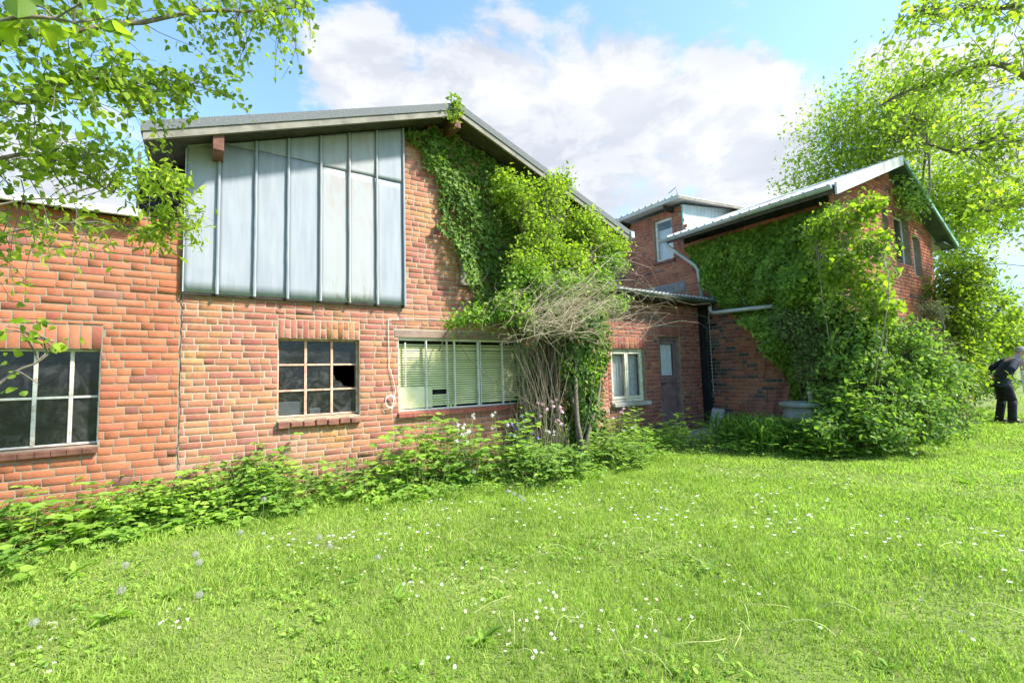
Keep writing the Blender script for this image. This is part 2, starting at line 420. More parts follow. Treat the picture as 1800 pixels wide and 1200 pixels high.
# zinc: grey-blue sheet, chalky patches, rust-red washed streaks
m, b, out = new_mat('zinc'); P = pos(b)
st = b.vm('MULTIPLY', P, (9.0, 1.0, 0.8)); sx = b.n('ShaderNodeSeparateXYZ'); b.l(P, sx.inputs[0])
n1 = b.noise(st, 1.6, 6, 0.6); n2 = b.noise(P, 2.2, 5, 0.6); n3 = b.noise(b.vm('MULTIPLY', P, (7, 1, 2.2)), 2.0, 7, 0.65)
col = b.mix(b.ss(n1, 0.3, 0.7), (0.265, 0.285, 0.325, 1), (0.32, 0.34, 0.38, 1))
col = b.mix(b.ss(n2, 0.45, 0.75, 0, .35), col, (0.35, 0.375, 0.39, 1))
patch = b.math('MULTIPLY', b.ss(sx.outputs[0], 1.15, 1.4), b.ss(sx.outputs[0], 2.15, 1.9))
col = b.mix(b.math('MULTIPLY', patch, 0.55), col, (0.385, 0.38, 0.37, 1))
rz = b.math('MULTIPLY', patch, b.ss(sx.outputs[2], 3.2, 4.1))
col = b.mix(b.math('MULTIPLY', rz, b.ss(n3, 0.46, 0.66, 0, .42)), col, (0.35, 0.24, 0.225, 1))
lz = b.math('MULTIPLY', patch, b.ss(sx.outputs[2], 3.0, 2.6))
col = b.mix(b.math('MULTIPLY', lz, b.ss(n3, 0.52, 0.62, 0, .6)), col, (0.22, 0.20, 0.11, 1))
pbr(b, out, col, 0.7, bump(b, b.noise(st, 6.0, 3), 0.08, 0.01), 0.3, 0.0)
MAT['zinc'] = m
# ================================================================== SETTING
# ground: one gently uneven sheet out to the horizon
gx = np.unique(np.concatenate([-np.geomspace(4, 900, 22)[::-1], np.linspace(-3.5, 24, 90), np.geomspace(25, 900, 22)]))
gy = np.unique(np.concatenate([-np.geomspace(4, 900, 22)[::-1], np.linspace(-3.5, 14, 60), np.geomspace(15, 900, 22)]))
def ground_h(x, y):
    x = np.asarray(x, float); y = np.asarray(y, float)
    h = 0.022 * np.sin(1.3 * x + .4) * np.cos(1.1 * y + 1) + 0.014 * np.sin(2.9 * x + 1.7 * y) + 0.01 * np.sin(4.7 * y - 2.1 * x)
    return h * np.exp(-((x - 5) ** 2 + (y - 3) ** 2) / 400.0)
GX, GY = np.meshgrid(gx, gy, indexing='ij')
V = np.stack([GX.ravel(), GY.ravel(), ground_h(GX, GY).ravel()], 1)
I = np.arange(len(gx) * len(gy)).reshape(len(gx), len(gy))
Fc = np.stack([I[:-1, :-1].ravel(), I[1:, :-1].ravel(), I[1:, 1:].ravel(), I[:-1, 1:].ravel()], 1)
ground = link('ground', fast_mesh('ground', V, Fc, smooth=True), None, MAT['soil'])
ground['kind'] = 'structure'

# ================================================================== brickwork
WALL_Y = 6.45
def map_front(Y): return lambda u, z, d: (u, Y + d, z)
def map_side(X): return lambda u, z, d: (X + d, u, z)

def brick_pts(w_, h_, rg, rough, depth=0.035):
    """12 local (u,z,d) points of a chamfered brick with jittered face"""
    c = 0.0012 + rough * 0.0026
    j = lambda s=1.0: rg.normal(0, 0.0018 * rough * s + .0004)
    pr = rg.normal(0, 0.0011 * (1 + rough))
    if rough > .5 and rg.random() < .12: pr += rg.uniform(.002, .005)
    pr = min(pr, .0018)
    tilt = rg.normal(0, .0008 * (1 + rough), 2)
    out = []
    for (a, b_) in ((0, 0), (1, 0), (1, 1), (0, 1)):
        cc = c + abs(rg.normal(0, .002 * rough))
        out.append((cc if a == 0 else w_ - cc, (cc if b_ == 0 else h_ - cc) + j(), pr + (a - .5) * tilt[0] + (b_ - .5) * tilt[1]))
    for (a, b_) in ((0, 0), (1, 0), (1, 1), (0, 1)):
        out.append((a * w_ + j(), b_ * h_ + j(), c + pr))
    for (a, b_) in ((0, 0), (1, 0), (1, 1), (0, 1)):
        out.append((a * w_, b_ * h_, depth))
    return out
BF = [(0, 1, 2, 3)] + [(4 + i, 4 + (i + 1) % 4, (i + 1) % 4, i) for i in range(4)] + [(8 + i, 8 + (i + 1) % 4, 4 + (i + 1) % 4, 4 + i) for i in range(4)]

def lay(u0, u1, z0, z1, L, H, jt, holes, keep, rg, pattern, z_off=0.0):
    """rows of bricks (ua,ub,za,zb), trimmed at the holes"""
    rows = []; z = z0; r = 0
    while z < z1 - .01:
        zt = min(z + H - jt, z1)
        u = u0 - rg.uniform(0, L) ; k = rg.integers(0, 9)
        while u < u1:
            p = pattern[(k + r * 3) % len(pattern)] if rg.random() < .82 else rg.choice([1.0, .5])
            wd = L * p - jt; k += 1
            segs = [(max(u, u0), min(u + wd, u1))]; extra = []
            for (a, b_, c, d) in holes:
                if zt > c + .002 and z < d - .002:
                    ns = []
                    for s0, s1 in segs:
                        if s1 <= a or s0 >= b_: ns.append((s0, s1)); continue
                        m0, m1 = max(s0, a), min(s1, b_)          # slips above and below the opening
                        if m1 - m0 > .02:
                            if c - jt - z > .015: extra.append((m0, m1, z, c - jt))
                            if zt - d - jt > .015: extra.append((m0, m1, d + jt, zt))
                        if s0 < a: ns.append((s0, a - jt * .6))
                        if s1 > b_: ns.append((b_ + jt * .6, s1))
                    segs = ns
            for s0, s1 in segs:
                if s1 - s0 > .012 and keep((s0 + s1) / 2, (z + zt) / 2):
                    rows.append((s0 , s1, z + rg.normal(0, .0012), zt + rg.normal(0, .0012)))
            for e in extra:
                if not any(e[0] < h[1] - .005 and e[1] > h[0] + .005 and e[2] < h[3] - .002 and e[3] > h[2] + .002 for h in holes) and keep((e[0] + e[1]) / 2, (e[2] + e[3]) / 2): rows.append(e)
            u += wd + jt
        z += H; r += 1
    return rows

def make_bricks(rows, mp, palette, mat, parent, rough, rg, n_single, seen, flip=False):
    """the bricks that show largest become objects of their own, the rest one joined part"""
    def score(b_):
        p = np.array(mp((b_[0] + b_[1]) / 2, (b_[2] + b_[3]) / 2, 0)); x, y, d = project(p)
        if d < .2 or not (-10 < x < 1810 and -10 < y < 1210) or not seen((b_[0] + b_[1]) / 2, (b_[2] + b_[3]) / 2): return -1
        return (b_[1] - b_[0]) * (b_[3] - b_[2]) / d ** 2 + 1e-6
    sc = np.array([score(b_) for b_ in rows])
    order = np.argsort(-sc)
    single = set(int(i) for i in order[:n_single] if sc[i] > 0)
    faces = [f[::-1] for f in BF] if flip else BF
    cache = {}
    Vs = []; Fs = []; Cs = []
    for i, (a, b_, c, d) in enumerate(rows):
        col = np.array(palette((a + b_) / 2, (c + d) / 2, rg)) * rg.normal(1, .05)
        if i in single:
            key = (round((b_ - a) / .012), round((d - c) / .004), int(rg.integers(0, 5)), tuple(np.round(col * 9).astype(int)))
            if key not in cache:
                pts = brick_pts(b_ - a, d - c, rg, rough)
                vv = np.array([np.array(mp(*q)) - np.array(mp(0, 0, 0)) for q in pts])
                me = fast_mesh('brick', vv, np.array(faces), {'bc': np.tile(col, (12, 1))})
                me.materials.append(mat); cache[key] = me
            o = bpy.data.objects.new('brick', cache[key]); C.objects.link(o)
            o.location = mp(a, c, 0); o.parent = parent
        else:
            pts = brick_pts(b_ - a, d - c, rg, rough)
            k = len(Vs) * 12
            Vs.append(np.array([mp(a + q[0], c + q[1], q[2]) for q in pts]))
            Fs.append(np.array(faces) + k); Cs.append(np.tile(col, (12, 1)))
    if Vs:
        me = fast_mesh('brickwork', np.concatenate(Vs), np.concatenate(Fs), {'bc': np.concatenate(Cs)})
        o = link('brickwork', me, parent, mat); o['kind'] = 'stuff'

def wall_sheet(name, mp, us, zs, holes, keep, mat, parent, reveal=0.22, d0=0.0045, tops=None, flip=False):
    us = sorted(set(us + [h[0] for h in holes] + [h[1] for h in holes])); zs = sorted(set(zs + [h[2] for h in holes] + [h[3] for h in holes]))
    mb = MB()
    def q(*p): mb.quad(*(p[::-1] if flip else p))
    for i in range(len(us) - 1):
        for j in range(len(zs) - 1):
            a, b_, c, d = us[i], us[i + 1], zs[j], zs[j + 1]
            um, zm = (a + b_) / 2, (c + d) / 2
            if any(h[0] < um < h[1] and h[2] < zm < h[3] for h in holes) or not keep(um, zm): continue
            q(mp(a, c, d0), mp(b_, c, d0), mp(b_, d, d0), mp(a, d, d0))
    for (a, b_, c, d) in holes:
        q(mp(a, c, d0), mp(a, d, d0), mp(a, d, reveal), mp(a, c, reveal))
        q(mp(b_, d, d0), mp(b_, c, d0), mp(b_, c, reveal), mp(b_, d, reveal))
        q(mp(a, d, d0), mp(b_, d, d0), mp(b_, d, reveal), mp(a, d, reveal))
        q(mp(b_, c, d0), mp(a, c, d0), mp(a, c, reveal), mp(b_, c, reveal))
    for t in (tops or []): q(*[mp(*p) for p in t])
    return mb.build(name, mat, parent)

def soldiers(a, b_, c, d, n, jt=.010):
    wd = (b_ - a) / n
    return [(a + i * wd + jt / 2, a + (i + 1) * wd - jt / 2, c + jt * .4, d - jt * .4) for i in range(n)]

def pick(cols, ws, rg):
    return cols[rg.choice(len(cols), p=np.array(ws) / sum(ws))]

H_C = 0.0833
# ------------------------------------------------------------------ left brick building
left_house = thing('brick_outbuilding', 'low orange brick outbuilding at the left edge with a steel window', 'building', (-3, 6.45, 0))
LW = (-2.30, -0.93, 0.86, 1.865)                              # steel window opening
lz_top = 3.37
holesL = [LW]
mpL = map_front(WALL_Y)
wallL = wall_sheet('wall', mpL, [-6.0, -0.245], [-.3, lz_top], holesL, lambda u, z: True, MAT['mortar_grey'], left_house, 0.25)
MB().quad((-6, 6.46, -.3), (-6, 11, -.3), (-6, 11, 3.9), (-6, 6.46, 3.36)).quad((-6, 11, -.3), (-.25, 11, -.3), (-.25, 11, 3.9), (-6, 11, 3.9)).quad((-.25, 11, -.3), (-.25, 6.7, -.3), (-.25, 6.7, 3.36), (-.25, 11, 3.9)).build('rear_wall', MAT['mortar_grey'], left_house)
rgL = np.random.default_rng(11)
ORG = [(0.45, 0.155, 0.08), (0.47, 0.175, 0.092), (0.42, 0.14, 0.08), (0.36, 0.115, 0.078), (0.30, 0.125, 0.095)]
palL = lambda u, z, rg: pick(ORG, [6, 6, 3, .7, .35], rg)
lint = (LW[0] - .12, LW[1] + .01, LW[3], LW[3] + .245)
rowsL = lay(-2.6, -0.26, 0.0, lz_top - .01, .236, H_C, .012, [(LW[0], LW[1], LW[2] - .07, LW[3]), lint], lambda u, z: True, rgL, [1, 1, .5, .5, 1, .5])
rowsL += [s for s in soldiers(*lint, 17, .013)]
make_bricks(rowsL, mpL, palL, MAT['brick_left'], wallL, 0.25, rgL, 300, lambda u, z: True)

def steel_window(parent, label, x0, x1, z0, z1, y, vbars, hbars, mat, gl, broken=None, bar=.016):
    w_ = bpy.data.objects.new('window', None); C.objects.link(w_); w_.parent = parent
    w_.matrix_parent_inverse = Matrix.Translation(-Vector(parent.location)); w_['label'] = label
    def child(nm, mb, m_): 
        o = mb.build(nm, m_, w_); return o
    f = .022
    fr = MB()
    fr.bev((x0, y, z0), (x0 + f, y + .035, z1), .004); fr.bev((x1 - f, y, z0), (x1, y + .035, z1), .004)
    fr.bev((x0 + f, y, z0), (x1 - f, y + .035, z0 + f), .004); fr.bev((x0 + f, y, z1 - f), (x1 - f, y + .035, z1), .004)
    child('frame', fr, mat)
    for vx in vbars: child('glazing_bar', MB().bev((vx - bar, y - .006, z0 + f), (vx + bar, y + .03, z1 - f), .004), mat)
    xs = [x0 + f] + list(vbars) + [x1 - f]; zs = [z0 + f] + list(hbars) + [z1 - f]
    for hz in hbars:
        for i in range(len(xs) - 1):
            child('glazing_bar', MB().bev((xs[i] + (bar if i else 0), y - .001, hz - .012), (xs[i + 1] - (bar if i < len(xs) - 2 else 0), y + .028, hz + .012), .004), mat)
    for i in range(len(xs) - 1):
        for j in range(len(zs) - 1):
            a, b_, c, d = xs[i] + .004, xs[i + 1] - .004, zs[j] + .004, zs[j + 1] - .004
            t = rng.normal(0, .0022, 4)
            if broken == (i, j):
                # jagged remains round a hole: lower-left shard and a thin rim
                def shard(poly):
                    mb = MB(); mb.prism([(a + (b_ - a) * p, y + .015, c + (d - c) * q) for p, q in poly], (0, .004, 0)); o = child('glass_shard', mb, gl); return o
                shard([(0, 0), (1, 0), (1, .07), (.72, .06), (.5, .12), (.36, .30), (.16, .38), (.13, .52), (.05, .62), (0, .66)])
                shard([(1, .07), (1, 1), (.92, 1), (.99, .86), (.95, .74), (.97, .4), (.93, .2)])
                shard([(0, .66), (.05, .9), (.12, 1), (0, 1)])
                continue
            child('pane', MB().hexa([(a, y + .015 + t[0], c), (b_, y + .015 + t[1], c), (b_, y + .019 + t[1], c), (a, y + .019 + t[0], c),
                                     (a, y + .015 + t[2], d), (b_, y + .015 + t[3], d), (b_, y + .019 + t[3], d), (a, y + .019 + t[2], d)]), gl)
    return w_, child
wl, childL = steel_window(left_house, 'steel window with six dusty panes in rust-stained pale bars', LW[0], LW[1], LW[2] + .01, LW[3], WALL_Y + .10, [-1.98, -1.715, -1.435, -1.165], [1.365], MAT['pale_steel'], MAT['glass'])
nS = 12; wS = (LW[1] - LW[0] + .02) / nS
for i in range(nS):
    a = LW[0] - .01 + i * wS
    childL('sill_brick', MB().hexa([(a + .003, WALL_Y - .05, LW[2] - .075), (a + wS - .003, WALL_Y - .05, LW[2] - .075), (a + wS - .003, WALL_Y + .12, LW[2] - .04), (a + .003, WALL_Y + .12, LW[2] - .04),
                                     (a + .003, WALL_Y - .055, LW[2] - .025), (a + wS - .003, WALL_Y - .055, LW[2] - .025), (a + wS - .003, WALL_Y + .12, LW[2] + .008), (a + .003, WALL_Y + .12, LW[2] + .008)]), MAT['brown_wood'])
# corrugated roof
def corrugated(name, mp, u0, u1, v0, v1, pitch, amp, mat, parent, per=8, thick=.006):
    n = int((u1 - u0) / pitch * per) + 1
    us = np.linspace(u0, u1, n); dz = amp * np.cos((us - u0) / pitch * 2 * math.pi)
    V = []
    for lay_ in (0, -thick):
        for v in (v0, v1): V += [mp(u, v, z + lay_) for u, z in zip(us, dz)]
    V = np.array(V); F = []
    for i in range(n - 1):
        F.append((i, i + 1, n + i + 1, n + i)); F.append((2 * n + i, 3 * n + i, 3 * n + i + 1, 2 * n + i + 1))
        F.append((i, 2 * n + i, 2 * n + i + 1, i + 1)); F.append((n + i, n + i + 1, 3 * n + i + 1, 3 * n + i))
    return link(name, fast_mesh(name, V, np.array(F), smooth=False), parent, mat)
rzL = at_y(236, 380, 6.33)[2]
roofL = corrugated('roof', lambda u, v, z: (u, 6.33 + v, rzL + .035 + v * .17 + z), -6.2, -.62, 0, 4.9, .177, .025, MAT['white_sheet'], left_house)
MB().box((-6.1, 6.40, lz_top - .0), (-.66, 6.47, rzL + .004)).build('wall_plate', MAT['dark_wood'], left_house)
MB().bev((-6.2, 6.29, rzL - .012), (-.62, 6.326, rzL + .075), .006).build('eave_flashing', MAT['white_sheet'], left_house)

# ------------------------------------------------------------------ barn with the big gable
barn = thing('brick_barn', 'old red brick barn with a wide gable half clad in grey zinc sheets', 'building', (3.2, 6.45, 0))
AX0, AX1, APX = -0.24, 6.62, 3.18
RZ, RS = 5.70, 0.378
roof_top = lambda x: RZ - RS * abs(x - APX)
roof_und = lambda x: roof_top(x) - .20
W2O = (0.76, 1.78, 0.985, 2.02)
SHO = (2.34, 4.62, 0.985, 2.06)
UPO = (5.75, 6.35, 2.75, 3.75)
holesA = [W2O, SHO, UPO]
mpA = map_front(WALL_Y)
ez = roof_und(AX0)
wallA = wall_sheet('wall', mpA, [AX0, AX1], [-.3, ez], holesA, lambda u, z: True, MAT['mortar'], barn, 0.26,
                   tops=[[(AX0, ez, .0045), (AX1, ez, .0045), (APX, roof_und(APX), .0045)]])
MB().quad((AX0, 6.46, -.3), (AX0, 12.2, -.3), (AX0, 12.2, ez), (AX0, 6.46, ez)).quad((AX1, 12.2, -.3), (AX1, 6.46, -.3), (AX1, 6.46, ez), (AX1, 12.2, ez)) \
    .quad((AX1, 12.2, -.3), (AX1, 12.2, ez), (APX, 12.2, roof_und(APX)), (AX0, 12.2, ez), (AX0, 12.2, -.3)).build('rear_wall', MAT['mortar_grey'], barn)
MB().box((AX0 + .02, 6.75, -.2), (AX1 - .02, 12.1, .02)).build('inner_floor', MAT['soil'], barn)
MB().box((AX0 + .02, 9.5, -.2), (AX1 - .02, 9.55, 4.2)).build('inner_partition', MAT['dark_wood'], barn)
rgA = np.random.default_rng(23)
RED = [(0.40, 0.155, 0.112), (0.42, 0.172, 0.115), (0.38, 0.135, 0.105), (0.44, 0.19, 0.112), (0.44, 0.21, 0.115), (0.34, 0.14, 0.11), (0.40, 0.18, 0.125)]
def palA(u, z, rg):
    if z > 2.1 and u < 2.4: return pick(RED, [5, 3, 5, 1, .5, 2, 2], rg)          # red band under the zinc
    if u < .75 or z < 1.0: return pick(RED, [2, 4, 1.5, 4, 3, 1, 1.5], rg)
    return pick(RED, [3, 4, 2, 3, 2, 1, 1.5], rg)
zs_edges = [at_y(px, 522, 6.40)[0] for px in (322, 381, 447, 505, 563, 614, 663, 711)]
ZB = 2.53
lintA = (W2O[0] + .0, W2O[1] + .0, W2O[3], W2O[3] + .245)
concA = (SHO[0] - .06, SHO[1] + .1, SHO[3], SHO[3] + .13)
def keepA(u, z):
    if u < zs_edges[-1] - .02 and z > ZB + .12: return False
    return z < roof_und(u) + .02
def ivyA_in(u, z):
    return u > 2.2 and z > 2.4 and u > 3.7
rowsA = lay(AX0 + .005, AX1, 0.0, 5.6, .232, .0805, .013, [(W2O[0], W2O[1], W2O[2] - .10, W2O[3]), (SHO[0], SHO[1], SHO[2] - .07, SHO[3]), UPO, lintA, concA], keepA, rgA, [1, .5, 1, 1, .5, .5, 1])
# rowlock lintel, every second one split in two
for k, s in enumerate(soldiers(*lintA, 14, .012)):
    if k % 2: 
        zm = s[2] + (s[3] - s[2]) * .52; rowsA += [(s[0], s[1], s[2], zm - .006), (s[0], s[1], zm + .006, s[3])]
    else: rowsA.append(s)
make_bricks(rowsA, mpA, palA, MAT['brick_barn'], wallA, 0.6, rgA, 300, lambda u, z: not ivyA_in(u, z) and u < 3.6 and z > .3)
MB().bev((concA[0], WALL_Y - .004, concA[2] + .006), (concA[1], WALL_Y + .15, concA[3] - .01), .008).build('lintel', simple('lintel_stone', (.22, .15, .12), (.30, .22, .17), 6, .9, 80, .4), barn)
# loose mortar crack between the two buildings
cr = [(AX0 + rgA.normal(0, .012), WALL_Y + .004, z) for z in np.linspace(.4, 2.5, 26)]
MB().tube(cr, .0035, 4).build('crack', MAT['dark_wood'], barn)

# zinc cladding, eight trays, lapped at z = 4.43
for i in range(7):
    a, b_ = zs_edges[i], zs_edges[i + 1]
    zl = 4.43 + rgA.normal(0, .006)
    def zpan(z0, z1a, z1b, y, nm):
        nx, nz = 9, 14; V = []; 
        for k in range(nz):
            for j in range(nx):
                u = a + (b_ - a) * j / (nx - 1); t = k / (nz - 1)
                zt = z1a + (z1b - z1a) * j / (nx - 1)
                edge = math.sin(math.pi * j / (nx - 1))
                V.append((u, y - .0018 * edge * math.sin(t * 5 + i * 2.1) - .0010 * edge * math.sin(t * 11 + i), z0 + (zt - z0) * t))
        I = np.arange(nx * nz).reshape(nz, nx)
        F = np.stack([I[:-1, :-1].ravel(), I[:-1, 1:].ravel(), I[1:, 1:].ravel(), I[1:, :-1].ravel()], 1)
        V = np.array(V); Vb = V.copy(); Vb[:, 1] += .004; n = len(V)
        ring = list(I[0, :]) + list(I[1:, -1]) + list(I[-1, -2::-1]) + list(I[-2:0:-1, 0])
        S = [(ring[q], ring[q - 1], ring[q - 1] + n, ring[q] + n) for q in range(len(ring))]
        return link(nm, fast_mesh(nm, np.concatenate([V, Vb]), np.concatenate([F, F[:, ::-1] + n, np.array(S)]), smooth=False), barn, MAT['zinc'])
    zpan(ZB + rgA.normal(0, .004), zl, zl, 6.405, 'zinc_sheet')
    zpan(zl - .03, roof_und(a) + .04, roof_und(b_) + .04, 6.394, 'zinc_sheet')
    if i == 0: MB().box((a - .012, 6.385, ZB), (a, 6.445, roof_und(a) + .03)).build('edge_strip', MAT['gutter_zinc'], barn)
for i, u in enumerate(zs_edges[1:]):
    pts = []
    for z in np.linspace(ZB - .01, roof_und(u) + .03, 16):
        pts.append((u + rgA.normal(0, .0012), 6.378 - (.012 if abs(z - 4.43) < .07 else 0) - (.006 if z < ZB + .10 else 0), z))
    MB().tube(pts, [.017 if k != 1 else .022 for k in range(16)], 8).build('standing_seam', MAT['zinc'], barn)
MB().box((zs_edges[0], 6.407, ZB - .03), (zs_edges[-1], 6.44, ZB + .02)).build('drip_edge', MAT['dark_wood'], barn)
# roof: felted slabs, barge boards, purlin ends
YF = 6.0
EX0, EX1 = -0.62, 7.0
def slab(xa, xb, t0, t1, y0, y1):
    p = []
    for dz in (t1, t0):
        p += [(xa, y0, roof_top(xa) - dz), (xb, y0, roof_top(xb) - dz), (xb, y1, roof_top(xb) - dz), (xa, y1, roof_top(xa) - dz)]
    return p
roofA = MB().hexa(slab(EX0, APX, 0, .11, YF, 12.4)).hexa(slab(APX, EX1, 0, .11, YF, 12.4)).build('roof', MAT['felt'], barn)
MB().hexa(slab(EX0 + .02, APX - .001, .112, .20, YF + .015, YF + .05)).build('barge_board', MAT['weathered_wood'], roofA)
MB().hexa(slab(APX + .001, EX1 - .02, .112, .20, YF + .015, YF + .05)).build('barge_board', MAT['weathered_wood'], roofA)
nb = 7
for s, (xa, xb) in enumerate(((EX0 + .02, APX), (APX, EX1 - .02))):
    for k in range(4):
        y0 = YF + .052 + k * .10
        MB().hexa(slab(xa, xb, .112, .135, y0, y0 + .095)).build('soffit_board', MAT['soffit'], roofA)
for xa, xb in ((EX0 + .02, AX0), (AX1, EX1 - .02)):
    MB().hexa(slab(xa, xb, .112, .135, 6.46, 12.3)).build('eave_soffit', MAT['soffit'], roofA)
for x in (0.075, APX, 6.3):
    zt = roof_und(x) + .06
    o = MB().bev((x - .055, 6.05, zt - .24), (x + .055, 6.44, zt), .006).build('purlin_end', MAT['brown_wood'], barn)
# end cap at the right eave corner
MB().bev((EX1 - .05, YF - .03, roof_top(EX1) - .14), (EX1 + .06, YF + .2, roof_top(EX1) + .0), .01).build('eave_cap', MAT['gutter_zinc'], roofA)
# dark boarded return under the left eave
for k in range(5):
    xa = -.70 + k * .092
    MB().bev((xa, 6.95, 3.3), (xa + .088, 6.975, roof_top(xa) - .13), .003).build('side_board', MAT['dark_wood'], barn)
MB().bev((-.73, 6.9, 3.3), (-.702, 6.98, 4.3), .004).build('corner_post', simple('mossy_post', (.09, .11, .09), (.14, .17, .13)), barn)
# broken steel window
w2, child2 = steel_window(barn, 'nine-pane rusty steel window with one pane smashed', W2O[0], W2O[1], W2O[2] + .02, W2O[3], WALL_Y + .10, [1.10, 1.43], [1.345, 1.68], MAT['rusty_steel'], MAT['glass'], broken=(2, 1))
nS = 7; wS = (W2O[1] - W2O[0] + .02) / nS
for i in range(nS):
    a = W2O[0] - .01 + i * wS; e = rgA.normal(0, .006, 3)
    child2('sill_brick', MB().bev((a + .005, WALL_Y - .07 + e[0], W2O[2] - .105 + e[1]), (a + wS - .005, WALL_Y + .02, W2O[2] - .025 + e[2]), .014), simple('sill_brick%d' % i, (.16, .07, .055), (.27, .12, .08), 14, .9, 60, .5))
child2('sill_mortar', MB().hexa([(W2O[0], WALL_Y - .05, W2O[2] - .035), (W2O[1], WALL_Y - .05, W2O[2] - .035), (W2O[1], WALL_Y + .12, W2O[2] - .03), (W2O[0], WALL_Y + .12, W2O[2] - .03),
                                 (W2O[0], WALL_Y - .045, W2O[2] - .018), (W2O[1], WALL_Y - .045, W2O[2] - .018), (W2O[1], WALL_Y + .12, W2O[2] + .02), (W2O[0], WALL_Y + .12, W2O[2] + .02)]), simple('mossy_mortar', (.20, .165, .10), (.32, .27, .18), 12, .95, 60, .5))
# things standing on the sill inside
tag(MB().bev((W2O[0] + .02, 6.60, 1.01), (W2O[0] + .30, 6.78, 1.20), .01).build('box', MAT['clutter_white']), 'white box behind the lower left pane of the smashed window', 'box')
tag(MB().bev((1.16, 6.60, 1.01), (1.30, 6.74, 1.10), .01).build('carton', MAT['clutter_white']), 'small pale carton behind the middle bottom pane of the smashed window', 'carton')
tag(MB().prism([(1.52, 6.60, 1.01), (1.70, 6.60, 1.01), (1.70, 6.60, 1.22), (1.62, 6.60, 1.09)], (0, .05, 0)).build('cloth', MAT['clutter_pink']), 'pinkish cloth heaped behind the lower right pane of the smashed window', 'cloth')
# long shuttered window with slats
sh = bpy.data.objects.new('window', None); C.objects.link(sh); sh.parent = barn; sh.matrix_parent_inverse = Matrix.Translation(-Vector(barn.location))
sh['label'] = 'long window closed by yellow-green slat blinds behind pale bars'
def shc(nm, mb, m_, lab=None):
    o = mb.build(nm, m_, sh)
    if lab: o['label'] = lab
    return o
x0, x1, z0, z1 = SHO
shc('frame', MB().bev((x0, WALL_Y + .03, z0), (x0 + .016, WALL_Y + .09, z1), .004).bev((x1 - .016, WALL_Y + .03, z0), (x1, WALL_Y + .09, z1), .004)
    .bev((x0 + .016, WALL_Y + .03, z1 - .03), (x1 - .016, WALL_Y + .09, z1), .004).bev((x0 + .016, WALL_Y + .03, z0), (x1 - .016, WALL_Y + .09, z0 + .018), .004), MAT['white_paint'])
for vx, r0 in ((2.79, .009), (3.14, .006), (3.27, .010), (3.70, .012), (3.74, .006), (4.17, .009)):
    shc('glazing_bar', MB().bev((vx - r0, WALL_Y + .024, z0 + .018), (vx + r0, WALL_Y + .075, z1 - .03), .004), MAT['white_paint'])
shc('glazing_bar', MB().bev((2.455, WALL_Y + .05, 1.34), (2.475, WALL_Y + .075, z1 - .06), .004), MAT['white_paint'])
nsl = 27
for k in range(nsl):
    zc = z0 + .05 + (z1 - z0 - .12) * (k + .5) / nsl
    if k in (5, 6): xr = [(x0 + .04, x0 + .56), (3.17, x1 - .04)]
    else: xr = [(x0 + .04, x1 - .04)]
    for (p0, p1) in xr:
        sag = rgA.normal(0, .004)
        shc('slat', MB().hexa([(p0, WALL_Y + .105, zc - .018), (p1, WALL_Y + .105, zc - .018 + sag), (p1, WALL_Y + .109, zc - .018 + sag), (p0, WALL_Y + .109, zc - .018),
                               (p0, WALL_Y + .118, zc + .008), (p1, WALL_Y + .118, zc + .008 + sag), (p1, WALL_Y + .122, zc + .008 + sag), (p0, WALL_Y + .122, zc + .008)]), MAT['slat'])
shc('backing', MB().box((x0, WALL_Y + .20, z0), (x1, WALL_Y + .22, z1)), MAT['black'])
shc('infill_board', MB().bev((x0 + .031, WALL_Y + .06, z0 + .03), (x0 + .44, WALL_Y + .075, 1.335), .003), MAT['yellow_board'], 'pale yellow-green board filling the lower left corner')
shc('infill_board', MB().bev((x0 + .462, WALL_Y + .076, z0 + .03), (x0 + .56, WALL_Y + .09, 1.335), .003), MAT['yellow_board'])
nS = 11; wS = (x1 - x0 + .04) / nS
for i in range(nS):
    a = x0 - .02 + i * wS
    shc('sill_brick', MB().hexa([(a + .002, WALL_Y - .06, z0 - .085), (a + wS - .002, WALL_Y - .06, z0 - .085), (a + wS - .002, WALL_Y + .03, z0 - .06), (a + .002, WALL_Y + .03, z0 - .06),
                                 (a + .002, WALL_Y - .065, z0 - .03), (a + wS - .002, WALL_Y - .065, z0 - .03), (a + wS - .002, WALL_Y + .03, z0 - .002), (a + .002, WALL_Y + .03, z0 - .002)]), simple('clinker_sill', (.28, .075, .055), (.38, .12, .09), 12, .6, 60, .2))
# small boarded opening high up near the right eave
up = bpy.data.objects.new('hatch', None); C.objects.link(up); up.parent = barn; up.matrix_parent_inverse = Matrix.Translation(-Vector(barn.location))
for k in range(5):
    a = UPO[0] + k * .12
    MB().bev((a + .002, WALL_Y + .04, UPO[2]), (a + .117, WALL_Y + .065, UPO[3]), .003).build('plank', MAT['pale_cladding'], up)
# grey board fixed to the wall by the ivy
MB().bev((3.36, 6.40, 2.93), (3.62, 6.425, 3.55), .004).build('weathered_board', MAT['weathered_wood'], barn)
